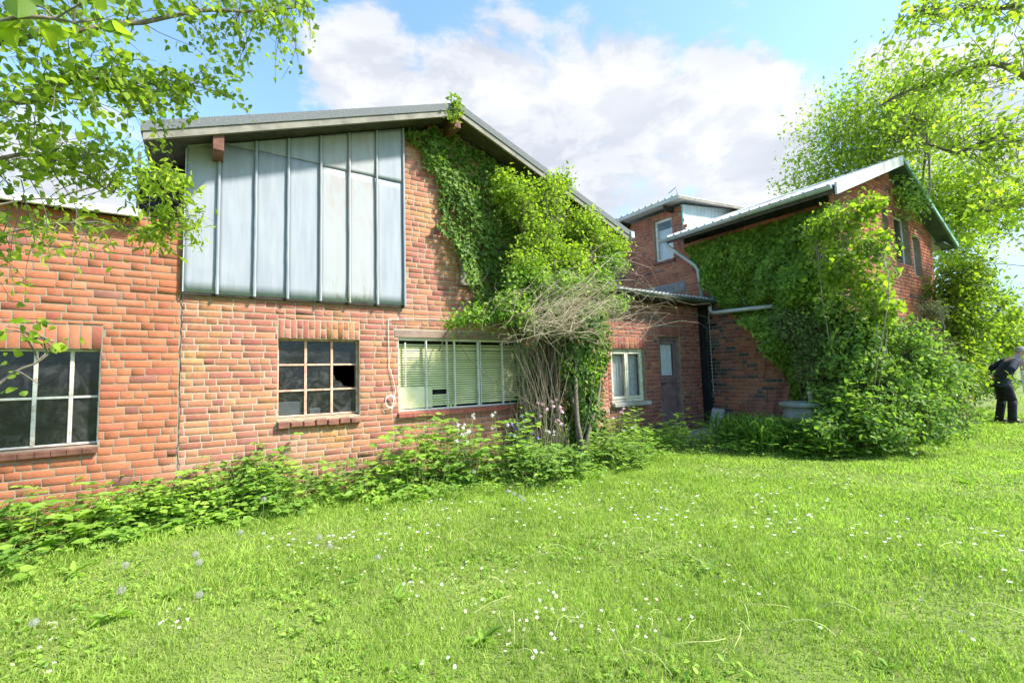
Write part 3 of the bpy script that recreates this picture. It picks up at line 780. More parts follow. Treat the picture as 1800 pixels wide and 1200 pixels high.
# cable clipped down the wall with loose loops
pts = [at_y(683, 560, 6.43), at_y(683, 600, 6.43), at_y(684, 645, 6.43), at_y(690, 662, 6.42), at_y(695, 685, 6.42), at_y(693, 705, 6.41)]
th = np.linspace(0, 4.6 * math.pi, 60); cc = at_y(686, 705, 6.40)
loop = [np.array([cc[0] + (.06 + .012 * math.sin(t * .7)) * math.sin(t) * (1 + .2 * math.sin(t * .33)), 6.40 - .01 * math.sin(t * .5), cc[2] + .10 * math.cos(t) * (1 - .02 * t)]) for t in th]
o = MB().tube(pts + loop, .0045, 5).build('cable', MAT['cable'])
tag(o, 'white cable hanging in loose loops between the two barn windows', 'cable')
hp = [at_y(px, py, 6.425) for px, py in ((683, 560), (720, 560), (760, 561), (800, 563), (850, 566))]
o2 = MB().tube(hp, .004, 5).build('wire', MAT['cable']); tag(o2, 'thin wire running level above the slatted window', 'wire')
# ------------------------------------------------------------------ annex with the mauve door
annex = thing('brick_annex', 'small dark red brick annex with a mauve door between barn and house', 'building', (8.2, 6.45, 0))
NX0, NX1, NZ = 6.625, 9.72, 3.02
WN = (6.72, 7.73, 0.86, 1.95)
DN = (8.22, 8.96, 0.16, 2.23)
wallN = wall_sheet('wall', mpA, [NX0, NX1], [-.3, NZ], [WN, DN], lambda u, z: True, MAT['mortar_grey'], annex, 0.24)
MB().quad((NX1, 6.462, -.3), (NX1, 9.4, -.3), (NX1, 9.4, NZ), (NX1, 6.462, NZ)).quad((NX0, 9.4, -.3), (NX1, 9.4, -.3), (NX1, 9.4, NZ), (NX0, 9.4, NZ)).build('rear_wall', MAT['tar'], annex)
rgN = np.random.default_rng(31)
DRED = [(0.31, 0.10, 0.075), (0.36, 0.125, 0.085), (0.27, 0.09, 0.075), (0.40, 0.15, 0.085), (0.19, 0.085, 0.075)]
palN = lambda u, z, rg: pick(DRED, [4, 4, 3, 1.5, 1], rg)
lintD = (DN[0] - .12, DN[1] + .12, DN[3], DN[3] + .24); lintW = (WN[0] - .02, WN[1] + .1, WN[3], WN[3] + .24)
rowsN = lay(NX0, NX1, 0.0, NZ, .25, H_C, .013, [(WN[0], WN[1], WN[2] - .09, WN[3]), DN, lintD, lintW], lambda u, z: True, rgN, [1, .5, 1, .5, .5])
rowsN += soldiers(*lintD, 12, .012) + soldiers(*lintW, 14, .012)
make_bricks(rowsN, mpA, palN, MAT['brick_annex'], wallN, 0.2, rgN, 300, lambda u, z: u > 7.2 and z > .3)
corrugated('roof', lambda u, v, z: (u, 6.17 + v, 3.135 + v * .09 + z), 6.75, 9.93, 0, 3.2, .13, .022, MAT['roof_sheet'], annex)
def half_gutter(name, p0, p1, r, mat, parent, ends=True):
    p0 = np.array(p0, float); p1 = np.array(p1, float); t = (p1 - p0) / np.linalg.norm(p1 - p0)
    s = np.cross(t, _Z); s /= np.linalg.norm(s)
    n = 10; V = []
    for rr in (r, r - .005):
        for P in (p0, p1):
            for k in range(n + 1):
                a = math.pi + math.pi * k / n
                V.append(P + rr * (math.cos(a) * s + math.sin(a) * _Z))
    m_ = n + 1; F = []
    for k in range(n):
        F.append((k, k + 1, m_ + k + 1, m_ + k)); F.append((2 * m_ + k, 3 * m_ + k, 3 * m_ + k + 1, 2 * m_ + k + 1))
        F.append((k, 2 * m_ + k, 2 * m_ + k + 1, k + 1)); F.append((m_ + k, m_ + k + 1, 3 * m_ + k + 1, 3 * m_ + k))
    for k in (0, n): F.append((k, m_ + k, 3 * m_ + k, 2 * m_ + k))
    o = link(name, fast_mesh(name, np.array(V), np.array(F)), parent, mat)
    mb = MB()
    for sg in (-1, 1): mb.tube([p0 + sg * s * r, p1 + sg * s * r], .009, 6)
    mb.build('gutter_bead', mat, o)
    if ends:
        for P in (p0, p1):
            MB().prism([P + r * .99 * (math.cos(math.pi + math.pi * k / n) * s + math.sin(math.pi + math.pi * k / n) * _Z) for k in range(n + 1)], t * .004).build('gutter_end', mat, o)
    L_ = np.linalg.norm(p1 - p0)
    for d in np.arange(.5, L_, .72):
        P = p0 + t * d
        MB().tube([P + (r + .004) * (math.cos(math.pi + math.pi * k / n) * s + math.sin(math.pi + math.pi * k / n) * _Z) for k in range(n + 1)], .007, 4).build('gutter_bracket', mat, o)
    return o
g0 = at_y(1060, 509, 6.13); g1 = at_y(1243, 532, 6.13)
half_gutter('gutter', (6.55, 6.11, 3.09), (9.86, 6.11, 3.06), .062, MAT['gutter_dark'], annex)
MB().box((6.62, 6.17, 2.955), (9.85, 6.44, 2.99)).build('soffit', MAT['dark_wood'], annex)
MB().box((6.62, 6.175, 2.995), (9.85, 6.20, 3.10)).build('fascia', MAT['soffit'], annex)
# annex window, two casements with curtains
wn = bpy.data.objects.new('window', None); C.objects.link(wn); wn.parent = annex; wn.matrix_parent_inverse = Matrix.Translation(-Vector(annex.location))
x0, x1, z0, z1 = WN; y = WALL_Y + .07
fr = MB()
for a, b_ in ((x0, x0 + .055), (x1 - .055, x1)): fr.bev((a, y, z0), (b_, y + .07, z1), .006)
fr.bev((x0 + .055, y, z0), (x1 - .055, y + .07, z0 + .06), .006).bev((x0 + .055, y, z1 - .055), (x1 - .055, y + .07, z1), .006)
fr.build('frame', MAT['cream_paint'], wn)
xm = (x0 + x1) / 2
for a, b_ in ((x0 + .058, xm - .004), (xm + .004, x1 - .058)):
    c = MB(); yy = y - .012
    c.bev((a, yy, z0 + .063), (a + .045, yy + .05, z1 - .058), .005).bev((b_ - .045, yy, z0 + .063), (b_, yy + .05, z1 - .058), .005)
    c.bev((a + .045, yy, z0 + .063), (b_ - .045, yy + .05, z0 + .115), .005).bev((a + .045, yy, z1 - .105), (b_ - .045, yy + .05, z1 - .058), .005)
    c.build('casement', MAT['cream_paint'], wn)
    MB().box((a + .045, yy + .024, z0 + .115), (b_ - .045, yy + .028, z1 - .105)).build('pane', MAT['glass_clear'], wn)
# pleated lace curtain
us = np.linspace(x0 + .05, x1 - .05, 90)
V = np.array([(u, y + .12 + .018 * math.sin(u * 62) + .008 * math.sin(u * 141), z) for z in (z0 + .03, z1 - .03) for u in us]); n = len(us)
link('curtain', fast_mesh('curtain', V, np.array([(i, i + 1, n + i + 1, n + i) for i in range(n - 1)]), smooth=True), wn, MAT['lace'])
MB().bev((x0 - .03, WALL_Y - .09, z0 - .085), (x1 + .06, WALL_Y + .08, z0 - .004), .012).build('sill', MAT['concrete'], wn)
# door
dr = bpy.data.objects.new('door', None); C.objects.link(dr); dr.parent = annex; dr.matrix_parent_inverse = Matrix.Translation(-Vector(annex.location)); dr['label'] = 'faded mauve plank door with a curtained upper window'
x0, x1, z0, z1 = DN; y = WALL_Y + .06
f = MB().bev((x0, y, z0), (x0 + .075, y + .09, z1), .006).bev((x1 - .075, y, z0), (x1, y + .09, z1), .006).bev((x0 + .075, y, z1 - .08), (x1 - .075, y + .09, z1), .006)
f.build('frame', MAT['mauve_wood'], dr)
a, b_ = x0 + .079, x1 - .079; zr = 1.36
MB().bev((a, y + .02, zr), (a + .07, y + .06, z1 - .084), .005).bev((b_ - .07, y + .02, zr), (b_, y + .06, z1 - .084), .005).bev((a + .07, y + .02, z1 - .16), (b_ - .07, y + .06, z1 - .084), .005) \
    .bev((a, y + .02, zr - .08), (b_, y + .06, zr - .002), .005).build('stile', MAT['mauve_wood'], dr)
MB().box((a + .07, y + .04, zr), (b_ - .07, y + .044, z1 - .16)).build('pane', MAT['glass_clear'], dr)
us = np.linspace(a + .06, b_ - .06, 50)
V = np.array([(u, y + .075 + .009 * math.sin(u * 90) + .004 * math.sin(u * 211), z) for z in (zr + .01 , z1 - .15) for u in us]); n = len(us)
link('curtain', fast_mesh('curtain', V, np.array([(i, i + 1, n + i + 1, n + i) for i in range(n - 1)]), smooth=True), dr, MAT['curtain'])
for k in range(3):
    w_ = (b_ - a) / 3
    MB().bev((a + k * w_ + .003, y + .03, z0 + .01), (a + (k + 1) * w_ - .003, y + .052, zr - .083), .004).build('plank', MAT['mauve_wood'], dr)
MB().bev((a - .0, y + .0, zr - .145), (b_ + .0, y + .03, zr - .10), .006).build('weather_bar', MAT['mauve_wood'], dr)
MB().tube([(a + .05, y + .02, 1.18), (a + .05, y - .03, 1.18), (a + .14, y - .035, 1.185)], .008, 6).build('handle', MAT['black'], dr)
MB().bev((8.05, 5.95, -.1), (9.72, 6.43, .13), .02).build('step', MAT['concrete'], annex)

# ------------------------------------------------------------------ right house: eaves wall X=10, gable wall y=3.65
house = thing('brick_house', 'brick house on the right with ivy-covered side and a shed dormer', 'building', (13, 7, 0))
HX0, HX1, HY0, HRX = 10.0, 16.25, 3.65, 13.2
HZE = 4.62
mpW = map_side(HX0)
DW = (at_x(1184, 450, 10)[1], at_x(1152, 460, 10)[1], 4.37, 5.50)
DORM = (6.91, 9.2, 5.67)
def keepW(u, z): return z < HZE or (u > DORM[0] and z < DORM[2])
wallW = wall_sheet('wall', mpW, [HY0, DORM[0], DORM[1], 13.5], [-.3, HZE, DORM[2]], [DW], lambda u, z: keepW(u, z) and not (z > HZE and u > DORM[1]), MAT['mortar_grey'], house, 0.2, flip=True)
rgW = np.random.default_rng(41)
HRED = [(0.42, 0.145, 0.095), (0.46, 0.18, 0.105), (0.37, 0.125, 0.09), (0.23, 0.11, 0.09), (0.10, 0.085, 0.085)]
def palW(u, z, rg):
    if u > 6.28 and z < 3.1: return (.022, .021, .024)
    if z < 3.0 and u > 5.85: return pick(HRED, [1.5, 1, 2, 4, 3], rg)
    if z < 3.3: return pick(HRED, [5, 4, 2, 1.0, 1.5], rg)
    return pick(HRED, [5, 5, 3, .8, .06], rg)
lintDW = (DW[0] - .02, DW[1] + .02, DW[3] - .0, DW[3] + .16)
rowsW = lay(HY0, 9.2, 0.0, DORM[2], .25, H_C, .013, [(DW[0], DW[1], DW[2] - .08, DW[3]), lintDW, (6.93, 8.3, 3.47, 3.72)], keepW, rgW, [1, 1, .5, 1, .5])
rowsW += soldiers(*lintDW, 9, .012)
ivyW_px = [(1215, 425), (1240, 500), (1275, 545), (1350, 590), (1390, 690)]
def hidW(u, z): return not (u < 6.1 and z > 2.6) and u > 4.4
make_bricks(rowsW, mpW, palW, MAT['brick_house'], wallW, 0.35, rgW, 300, lambda u, z: hidW(u, z) and z > .6, flip=True)
MB().bev((9.985, 6.94, 3.48), (10.06, 8.29, 3.715), .006).build('slate_strip', MAT['slate_strip'], house)
# tarred pier next to the annex
MB().bev((9.94, 6.40, -.1), (10.02, 7.2, 3.0), .01).build('tarred_pier', MAT['tar'], house)
# gable wall
mpG = map_front(HY0)
g_und = lambda x: 6.02 - .385 * abs(x - HRX)
p_ = lambda x, y: at_y(x, y, HY0)
GW = [(p_(1572, 400)[0], p_(1597, 400)[0], p_(1580, 460)[2], p_(1580, 376)[2]),
      (p_(1604, 430)[0], p_(1618, 440)[0], p_(1614, 484)[2], p_(1607, 414)[2]),
      (p_(1551, 385)[0], p_(1561, 385)[0], p_(1556, 410)[2], p_(1556, 366)[2])]
gze = g_und(HX0)
wallG = wall_sheet('gable_wall', mpG, [HX0, HX1], [-.3, gze], [g for g in GW if g[3] < gze], lambda u, z: True, MAT['mortar_grey'], house, 0.2)
# part above the eave line, split round the windows
bpy.data.objects.remove(wallG, do_unlink=True)
cut = sorted(set([HX0, HX1, HRX] + [g[0] for g in GW] + [g[1] for g in GW])); mb = MB()
for i in range(len(cut) - 1):
    a, b_ = cut[i], cut[i + 1]; um = (a + b_) / 2
    hs = [g for g in GW if g[0] < um < g[1]]
    Yg = HY0 + .012
    if hs:
        g = hs[0]
        mb.quad((a, Yg, -.3), (b_, Yg, -.3), (b_, Yg, g[2]), (a, Yg, g[2])).quad((a, Yg, g[3]), (b_, Yg, g[3]), (b_, Yg, g_und(b_)), (a, Yg, g_und(a)))
        for (q0, q1) in (((g[0], g[2]), (g[0], g[3])), ((g[1], g[3]), (g[1], g[2])), ((g[0], g[3]), (g[1], g[3])), ((g[1], g[2]), (g[0], g[2]))):
            mb.quad((q0[0], Yg, q0[1]), (q1[0], Yg, q1[1]), (q1[0], Yg + .2, q1[1]), (q0[0], Yg + .2, q0[1]))
    else: mb.quad((a, Yg, -.3), (b_, Yg, -.3), (b_, Yg, g_und(b_)), (a, Yg, g_und(a)))
wallG = mb.build('gable_wall', MAT['mortar_grey'], house)
rowsG = lay(HX0 + .01, HX1, 0.0, 6.1, .25, H_C, .013, GW, lambda u, z: z < g_und(u) + .02, rgW, [1, 1, .5, 1, .5])
palG = lambda u, z, rg: pick(HRED, [5, 6, 3, 1, .1], rg)
make_bricks(rowsG, mpG, palG, MAT['brick_house'], wallG, 0.2, rgW, 0, lambda u, z: True)
for k, g in enumerate(GW):
    wo_ = bpy.data.objects.new('window', None); C.objects.link(wo_); wo_.parent = house; wo_.matrix_parent_inverse = Matrix.Translation(-Vector(house.location))
    a, b_, c, d = g; Yg = HY0 + .13; t = .05
    MB().bev((a, Yg, c), (a + t, Yg + .05, d), .004).bev((b_ - t, Yg, c), (b_, Yg + .05, d), .004).bev((a + t, Yg, c), (b_ - t, Yg + .05, c + t), .004).bev((a + t, Yg, d - t), (b_ - t, Yg + .05, d), .004).build('frame', MAT['white_paint'], wo_)
    MB().box((a + t, Yg + .02, c + t), (b_ - t, Yg + .024, d - t)).build('pane', MAT['glass'], wo_)
MB().quad((HX1, HY0 + .013, -.3), (HX1, 13.5, -.3), (HX1, 13.5, g_und(HX1)), (HX1, HY0 + .013, g_und(HX1))).quad((HX0, 13.5, -.3), (HX0, 13.5, gze), (HRX, 13.5, 6.0), (HX1, 13.5, gze), (HX1, 13.5, -.3)).build('rear_wall', MAT['mortar_grey'], house)
# roof
hr = lambda x: 6.22 - .385 * abs(x - HRX)
def hslab(xa, xb, t0, t1, y0, y1):
    p = []
    for dz in (t1, t0): p += [(xa, y0, hr(xa) - dz), (xb, y0, hr(xb) - dz), (xb, y1, hr(xb) - dz), (xa, y1, hr(xa) - dz)]
    return p
EXL, EXR = 9.42, 17.2
rf = MB().hexa(hslab(EXL, HRX, 0, .03, 3.32, 7.08)).hexa(hslab(HRX, EXR, 0, .03, 3.32, 13.8)).hexa(hslab(EXL, HRX, 0, .03, 9.3, 13.8)).hexa(hslab(12.2, HRX, .0, .03, 7.08, 9.3))
for yy in np.arange(3.42, 7.0, .207): rf.hexa([(EXL - .03, yy, hr(EXL - .03) + .0), (HRX, yy, hr(HRX) + .001), (HRX, yy + .055, hr(HRX) + .001), (EXL - .03, yy + .055, hr(EXL - .03)),
                                              (EXL - .03, yy + .01, hr(EXL - .03) + .035), (HRX, yy + .01, hr(HRX) + .036), (HRX, yy + .045, hr(HRX) + .036), (EXL - .03, yy + .045, hr(EXL - .03) + .035)])
roofH = rf.build('roof', MAT['roof_sheet'], house)
for k in range(4):
    xa, xb = EXL + .01 + k * .14, EXL + .145 + k * .14
    MB().hexa(hslab(xa, xb, .05, .07, 3.36, 7.05)).build('soffit_board', MAT['soffit'], roofH)
for sgn, (xa, xb) in enumerate(((EXL + .02, HRX), (HRX, EXR - .02))):
    nseg = 11
    for k in range(nseg):
        a = xa + (xb - xa) * k / nseg; b_ = xa + (xb - xa) * (k + 1) / nseg - .012
        MB().hexa(hslab(a, b_, .05, .075, 3.36, HY0 + .0)).build('verge_soffit_board', MAT['green_soffit'], roofH)
    for j in range(3):                                     # barge boards, three lengths, butted with open joints
        a = xa - .05 * (sgn == 0) + (xb - xa) * j / 3; b_ = xa + (xb - xa) * (j + 1) / 3 - .004
        MB().hexa(hslab(a, b_, -.03, .20 if sgn == 0 else .06, 3.30 + .003 * (j % 2), 3.335)).build('barge_board', MAT['white_board'] if sgn == 0 else MAT['green_paint'], roofH)
MB().bev((HX1 + .01, 3.4, hr(EXR) - .02), (EXR - .03, 3.6, hr(EXR) + .02), .004).build('eave_return', MAT['green_soffit'], roofH)
half_gutter('gutter', (EXL - .07, 7.16, 4.70), (EXL - .07, 3.37, 4.725), .066, MAT['gutter_zinc'], house)
MB().box((EXL - .02, 3.36, 4.60), (EXL + .005, 7.05, 4.74)).build('fascia', MAT['soffit'], roofH)
# dormer
dm = bpy.data.objects.new('dormer', None); C.objects.link(dm); dm.parent = house; dm.matrix_parent_inverse = Matrix.Translation(-Vector(house.location))
y0d = DORM[0]
MB().prism([(10.02, y0d + .02, hr(10.02)), (10.02, y0d + .02, 5.70), (12.6, y0d + .02, 6.02)], (0, .03, 0)).build('cheek', MAT['pale_cladding'], dm)
for k in range(16):
    xa = 10.03 + k * .16; zt = 5.70 + (xa - 10.02) * .124; zb = hr(xa)
    if zt - zb > .04: MB().hexa([(xa, y0d + .006, zb), (xa + .15, y0d + .006, hr(xa + .15)), (xa + .15, y0d + .019, hr(xa + .15)), (xa, y0d + .019, zb), (xa, y0d + .006, zt), (xa + .15, y0d + .006, zt + .018), (xa + .15, y0d + .019, zt + .018), (xa, y0d + .019, zt)]).build('cladding_board', MAT['pale_cladding'], dm)
MB().bev((9.985, y0d - .02, hr(10) - .05), (10.03, y0d + .005, 5.69), .004).build('corner_trim', MAT['green_paint'], dm)
dz = lambda x: 5.80 + (x - 9.62) * .085
def dslab(xa, xb, t0, t1, ya, yb):
    p = []
    for q in (t1, t0): p += [(xa, ya, dz(xa) - q), (xb, ya, dz(xb) - q), (xb, yb, dz(xb) - q), (xa, yb, dz(xa) - q)]
    return p
rfd = MB().hexa(dslab(9.60, 12.9, 0, .025, 6.70, 9.35))
for yy in np.arange(6.85, 9.3, .207): rfd.hexa(dslab(9.57, 12.9, -.035, .0, yy, yy + .05))
rfd.build('dormer_roof', MAT['roof_sheet'], dm)
MB().hexa(dslab(9.61, 10.0, .04, .06, 6.72, 9.3)).build('soffit', MAT['white_board'], dm)
MB().hexa(dslab(9.585, 9.61, -.005, .09, 6.71, 9.33)).build('fascia', MAT['white_board'], dm)
MB().hexa(dslab(9.61, 12.8, .03, .10, 6.695, 6.72)).build('verge_board', MAT['weathered_wood'], dm)
MB().tube([(9.55, 6.95, 5.90), (9.55, 6.72, 5.98), (9.55, 6.70, 5.80)], .014, 5).build('bracket', MAT['gutter_zinc'], dm)
for yb_ in (7.15, 8.6): MB().bev((9.66, yb_, 5.56), (10.0, yb_ + .08, 5.70), .006).build('rafter_end', MAT['dark_wood'], dm)
wd = bpy.data.objects.new('window', None); C.objects.link(wd); wd.parent = house; wd.matrix_parent_inverse = Matrix.Translation(-Vector(house.location)); wd['label'] = 'white framed dormer window'
a, b_, c, d = DW; X = 10.07; t = .06
MB().bev((X, a, c), (X + .06, a + t, d), .006).bev((X, b_ - t, c), (X + .06, b_, d), .006).bev((X, a + t, c), (X + .06, b_ - t, c + t + .02), .006).bev((X, a + t, d - t), (X + .06, b_ - t, d), .006).build('frame', MAT['white_paint'], wd)
MB().box((X + .025, a + t, c + t), (X + .03, b_ - t, d - t)).build('pane', MAT['glass_clear'], wd)
MB().box((X + .10, a, c), (X + .104, b_, d - .25)).build('curtain', MAT['curtain'], wd)
MB().bev((9.95, a - .04, c - .075), (10.08, b_ + .04, c - .004), .006).build('sill', MAT['brown_wood'], wd)
# pipes
pp = [(9.36, 6.98, 4.64), (9.40, 6.97, 4.55), (9.86, 6.55, 4.02), (9.90, 6.50, 3.90), (9.90, 6.44, 3.22)]
dp = MB().tube(pp, .040, 10).build('downpipe', MAT['gutter_zinc'], house, True)
MB().tube([(9.90, 6.465, 3.50), (9.90, 6.463, 3.56)], .047, 10).build('pipe_collar', MAT['gutter_zinc'], dp)
hp_ = [(9.84, 6.2, 3.0), (9.85, 6.22, 2.90), (9.84, 6.20, 2.82), (9.83, 6.10, 2.79), (9.80, 4.35, 2.74)]
MB().tube(hp_, .045, 10).build('drain_pipe', MAT['grey_pvc'], house, True)
MB().bev((9.80, 6.10, 3.02), (9.97, 6.30, 3.16), .01).build('rainwater_hopper', MAT['gutter_dark'], house)
MB().tube([(9.97, 6.33, .9), (9.97, 6.33, 2.9)], .008, 5).build('earth_wire', MAT['gutter_zinc'], house)

# ------------------------------------------------------------------ yard things
well = thing('well_shaft', 'round concrete shaft with lid and vent pipe beside the ivy wall', 'shaft', (9.0, 3.97, 0))
MB().lathe((9.0, 3.97, 0), [(.33, -.1), (.33, .76)], 28).build('ring', MAT['concrete_grey'], well, True)
MB().lathe((9.0, 3.97, 0), [(.30, .765), (.385, .765), (.39, .80), (.375, .83), (.10, .85)], 32).build('lid', MAT['concrete_grey'], well)
MB().lathe((8.97, 3.82, 0), [(.045, .84), (.045, .97), (.054, .975), (.054, 1.03), (.048, 1.06), (.032, 1.085), (.01, 1.095)], 16).build('vent_pipe', MAT['grey_pvc'], well, True)
sl = at_x(1246, 740, 9.8)
tag(MB().hexa([(9.72, 6.05, 0), (9.72, 6.36, 0), (9.78, 6.36, 0), (9.78, 6.05, 0), (9.90, 6.06, .55), (9.90, 6.35, .57), (9.95, 6.35, .57), (9.95, 6.06, .55)]).build('stone_slab', MAT['white_board']), 'pale slab leaning on the wall in the corner beside the door', 'slab')
o = MB().tube([(-3.0, 6.28, .13), (-1.8, 6.27, .10), (-1.2, 6.25, .11), (-.85, 6.24, .10)], .022, 8).build('iron_pipe', simple('iron_pipe', (.07, .05, .04), (.14, .09, .07), 12, .8))
tag(o, 'rusty iron pipe lying along the foot of the left wall', 'pipe')
o = MB().tube([(17.0, 3.5, 4.6), (20, 3.3, 4.55), (26, 2.6, 4.85), (34, 1.0, 5.8)], .012, 5).build('overhead_cable', MAT['black']); tag(o, 'black overhead cable running right from the house eave', 'cable')
# far house at the right edge and pale garden wall in front of it
fz = at_x(1792, 598, 45)[2]
fh = thing('far_house', 'distant pinkish brick house beyond the man at the right edge', 'building', (48, 3, 0))
MB().box((45, -4, -.2), (54, 6.35, fz)).build('wall', MAT['pink_brick_far'], fh)
MB().prism([(44.6, -4.3, fz), (54.4, -4.3, fz), (49.5, -4.3, fz + 2.6)], (0, 11, 0)).build('roof', MAT['felt'], fh)
for yy in (4.6, 2.0, -1):
    w_ = MB().box((44.97, yy, .9), (45.01, yy + .9, 2.1)).build('window', MAT['white_paint'], fh)
    MB().box((44.95, yy + .08, .98), (44.965, yy + .82, 2.02)).build('pane', MAT['glass'], w_)
fc = thing('garden_fence', 'low pale fence in front of the distant pinkish house', 'fence', (32, 2, 0))
for k in range(9): MB().bev((32, -2 + k * .8, 0), (32.1, -1.9 + k * .8, 1.0), .01).build('post', MAT['white_board'], fc)
for zz in (.3, .75): MB().bev((31.96, -2, zz), (31.99, 4.5, zz + .12), .01).build('rail', MAT['white_board'], fc)
# ================================================================== VEGETATION
T_OVATE = (np.array([(0, 0, 0), (.27, .26, .05), (.25, .62, .04), (0, 1, -.06), (-.25, .62, .04), (-.27, .26, .05)], float), np.array([(0, 1, 2, 3), (0, 3, 4, 5)]))
T_HEART = (np.array([(0, 0, 0), (.44, .10, .06), (.36, .55, .05), (0, 1, -.10), (-.36, .55, .05), (-.44, .10, .06)], float), np.array([(0, 1, 2, 3), (0, 3, 4, 5)]))
T_IVY = (np.array([(0, .08, 0), (.50, .0, .07), (.24, .50, .03), (0, 1, -.08), (-.24, .50, .03), (-.50, .0, .07)], float), np.array([(0, 1, 2, 3), (0, 3, 4, 5)]))
T_LANCE = (np.array([(0, 0, 0), (.15, .3, .04), (.13, .65, .02), (0, 1, -.12), (-.13, .65, .02), (-.15, .3, .04)], float), np.array([(0, 1, 2, 3), (0, 3, 4, 5)]))
def leaf_hi(outline, cup=.10):
    """smooth leaf: outline half as (x,y) points from stalk to tip, two columns of quads"""
    V = []; n = len(outline)
    for sg in (1, -1):
        for (x, y) in outline: V += [(0, y, -.04 * y * y - .0), (sg * x * .55, y, cup * x * .5), (sg * x, y - .02 * x, cup * x * 1.3 - .03 * y * y)]
    F = []
    for s_ in (0, 1):
        o = s_ * 3 * n
        for i in range(n - 1):
            for c in (0, 1):
                a = o + 3 * i + c; f = (a, a + 1, a + 4, a + 3); F.append(f if s_ == 0 else f[::-1])
    return np.array(V, float), np.array(F)
T_LILAC = leaf_hi([(.05, 0), (.30, .02), (.42, .14), (.44, .30), (.38, .50), (.26, .70), (.12, .88), (.01, 1.0)], .35)
T_BIRCH = leaf_hi([(.03, 0), (.30, .10), (.40, .28), (.30, .52), (.16, .76), (.01, 1.0)], .25)
def norm(a): return a / (np.linalg.norm(a, axis=-1, keepdims=True) + 1e-9)
class Leaves:
    def __init__(s): s.V = []; s.F = []; s.R = []; s.n = 0
    def add(s, P, A, N, S, tmpl, R=None):
        P = np.atleast_2d(P); n = len(P)
        if n == 0: return
        A = norm(np.atleast_2d(A)); X = norm(np.cross(A, N)); Z = np.cross(X, A)
        S = np.broadcast_to(S, (n,)) if np.ndim(S) <= 1 else S
        tv, tf = tmpl
        wv = rng.uniform(.82, 1.18, n); k_ = len(tv)
        V = P[:, None, :] + S[:, None, None] * (tv[None, :, 0:1] * wv[:, None, None] * X[:, None, :] + tv[None, :, 1:2] * A[:, None, :] + tv[None, :, 2:3] * rng.uniform(.3, 2.2 if k_ == 6 else 1.0, n)[:, None, None] * Z[:, None, :])
        k = len(tv)
        s.V.append(V.reshape(-1, 3)); s.F.append((tf[None] + (np.arange(n) * k)[:, None, None]).reshape(-1, tf.shape[1]) + s.n)
        R = rng.random(n) if R is None else np.broadcast_to(R, (n,))
        s.R.append(np.repeat(R, k)); s.n += n * k
    def build(s, name, mat, parent=None, smooth=False):
        return link(name, fast_mesh(name, np.concatenate(s.V), np.concatenate(s.F), {'rnd': np.concatenate(s.R)}, smooth), parent, mat)
def rnd_dir(n, up=0.0):
    d = rng.normal(size=(n, 3)); d[:, 2] += up; return norm(d)
def curve(a, b_, sag=0.0, wob=0.05, n=7):
    a = np.array(a, float); b_ = np.array(b_, float); t = np.linspace(0, 1, n)[:, None]
    L = np.linalg.norm(b_ - a)
    p = a + (b_ - a) * t; p[:, 2] += sag * L * np.sin(math.pi * t[:, 0])
    w1, w2 = rng.normal(0, wob * L, (2, 3))
    return p + np.sin(math.pi * t) * w1 + np.sin(2 * math.pi * t) * w2 * .5
def interp(pl, t):
    i = np.clip(t * (len(pl) - 1), 0, len(pl) - 1.001); k = int(i); return pl[k] + (pl[k + 1] - pl[k]) * (i - k)
def leafy(L, pl, n, size, tmpl, jit=.05, up=.8, t0=.3, cen=None, droop=0.0):
    """n leaves along a twig"""
    if n < 1: return
    ts = rng.uniform(t0, 1.0, n); P = np.array([interp(pl, t) for t in ts]) + rng.normal(0, jit, (n, 3))
    A = rnd_dir(n); A[:, 2] -= droop
    N = rnd_dir(n, up)
    if cen is not None: N = norm(N + .6 * norm(P - cen))
    L.add(P, A, N, size * rng.uniform(.42, 1.28, n), tmpl)
def blob_pts(c, r, n, shell=.55):
    d = rnd_dir(n); rr = rng.random(n) ** (1 / 3.0); rr = shell + (1 - shell) * rr if shell < 1 else np.ones(n)
    rr = rr * rng.uniform(.75, 1.12, n)
    return np.array(c) + d * (rr[:, None] * np.array(r))
def plant(name, label, cat, base, lobes, tips, per_tip, size, tmpl, lmat, bmat, stem_r=.02, twig_r=.004, jit=.06, up=.8, group=None, n_stems=None, droop=.2, parts=('crown', 'trunk'), sag=.05, t0=.35):
    base = np.array(base, float)
    t_ = thing(name, label, cat, tuple(base), group)
    L = Leaves(); mb = MB()
    cen = np.mean([l[0] for l in lobes], axis=0)
    stems = []
    for i, (c, r) in enumerate(lobes):
        c = np.array(c, float)
        b0 = base + np.array([rng.normal(0, stem_r * 3), rng.normal(0, stem_r * 3), -.05])
        pl = curve(b0, c, sag, .06, 9); stems.append(pl)
        mb.tube(pl, np.linspace(stem_r, stem_r * .28, 9), 6)
    vol = np.array([np.prod(np.broadcast_to(l[1], (3,))) ** (2 / 3.0) for l in lobes]); vol /= vol.sum()
    for i, (c, r) in enumerate(lobes):
        n = int(tips * vol[i]) + 2
        pts = blob_pts(c, np.broadcast_to(r, (3,)), n)
        pts[:, 2] = np.maximum(pts[:, 2], .06)
        for p in pts:
            s0 = interp(stems[i], rng.uniform(.72, 1.0)); dl = np.linalg.norm(s0 - p); mx_ = 1.5 * float(np.max(r))
            if dl > mx_: s0 = p + (s0 - p) * mx_ / dl
            pl = curve(s0, p, .08, .06, 5)
            mb.tube(pl, np.linspace(twig_r, twig_r * .35, 5), 3, False)
            leafy(L, pl, int(rng.poisson(per_tip)), size, tmpl, jit, up, t0, np.array(c), droop)
    L.build(parts[0], lmat, t_); mb.build(parts[1], bmat, t_, True)
    return t_

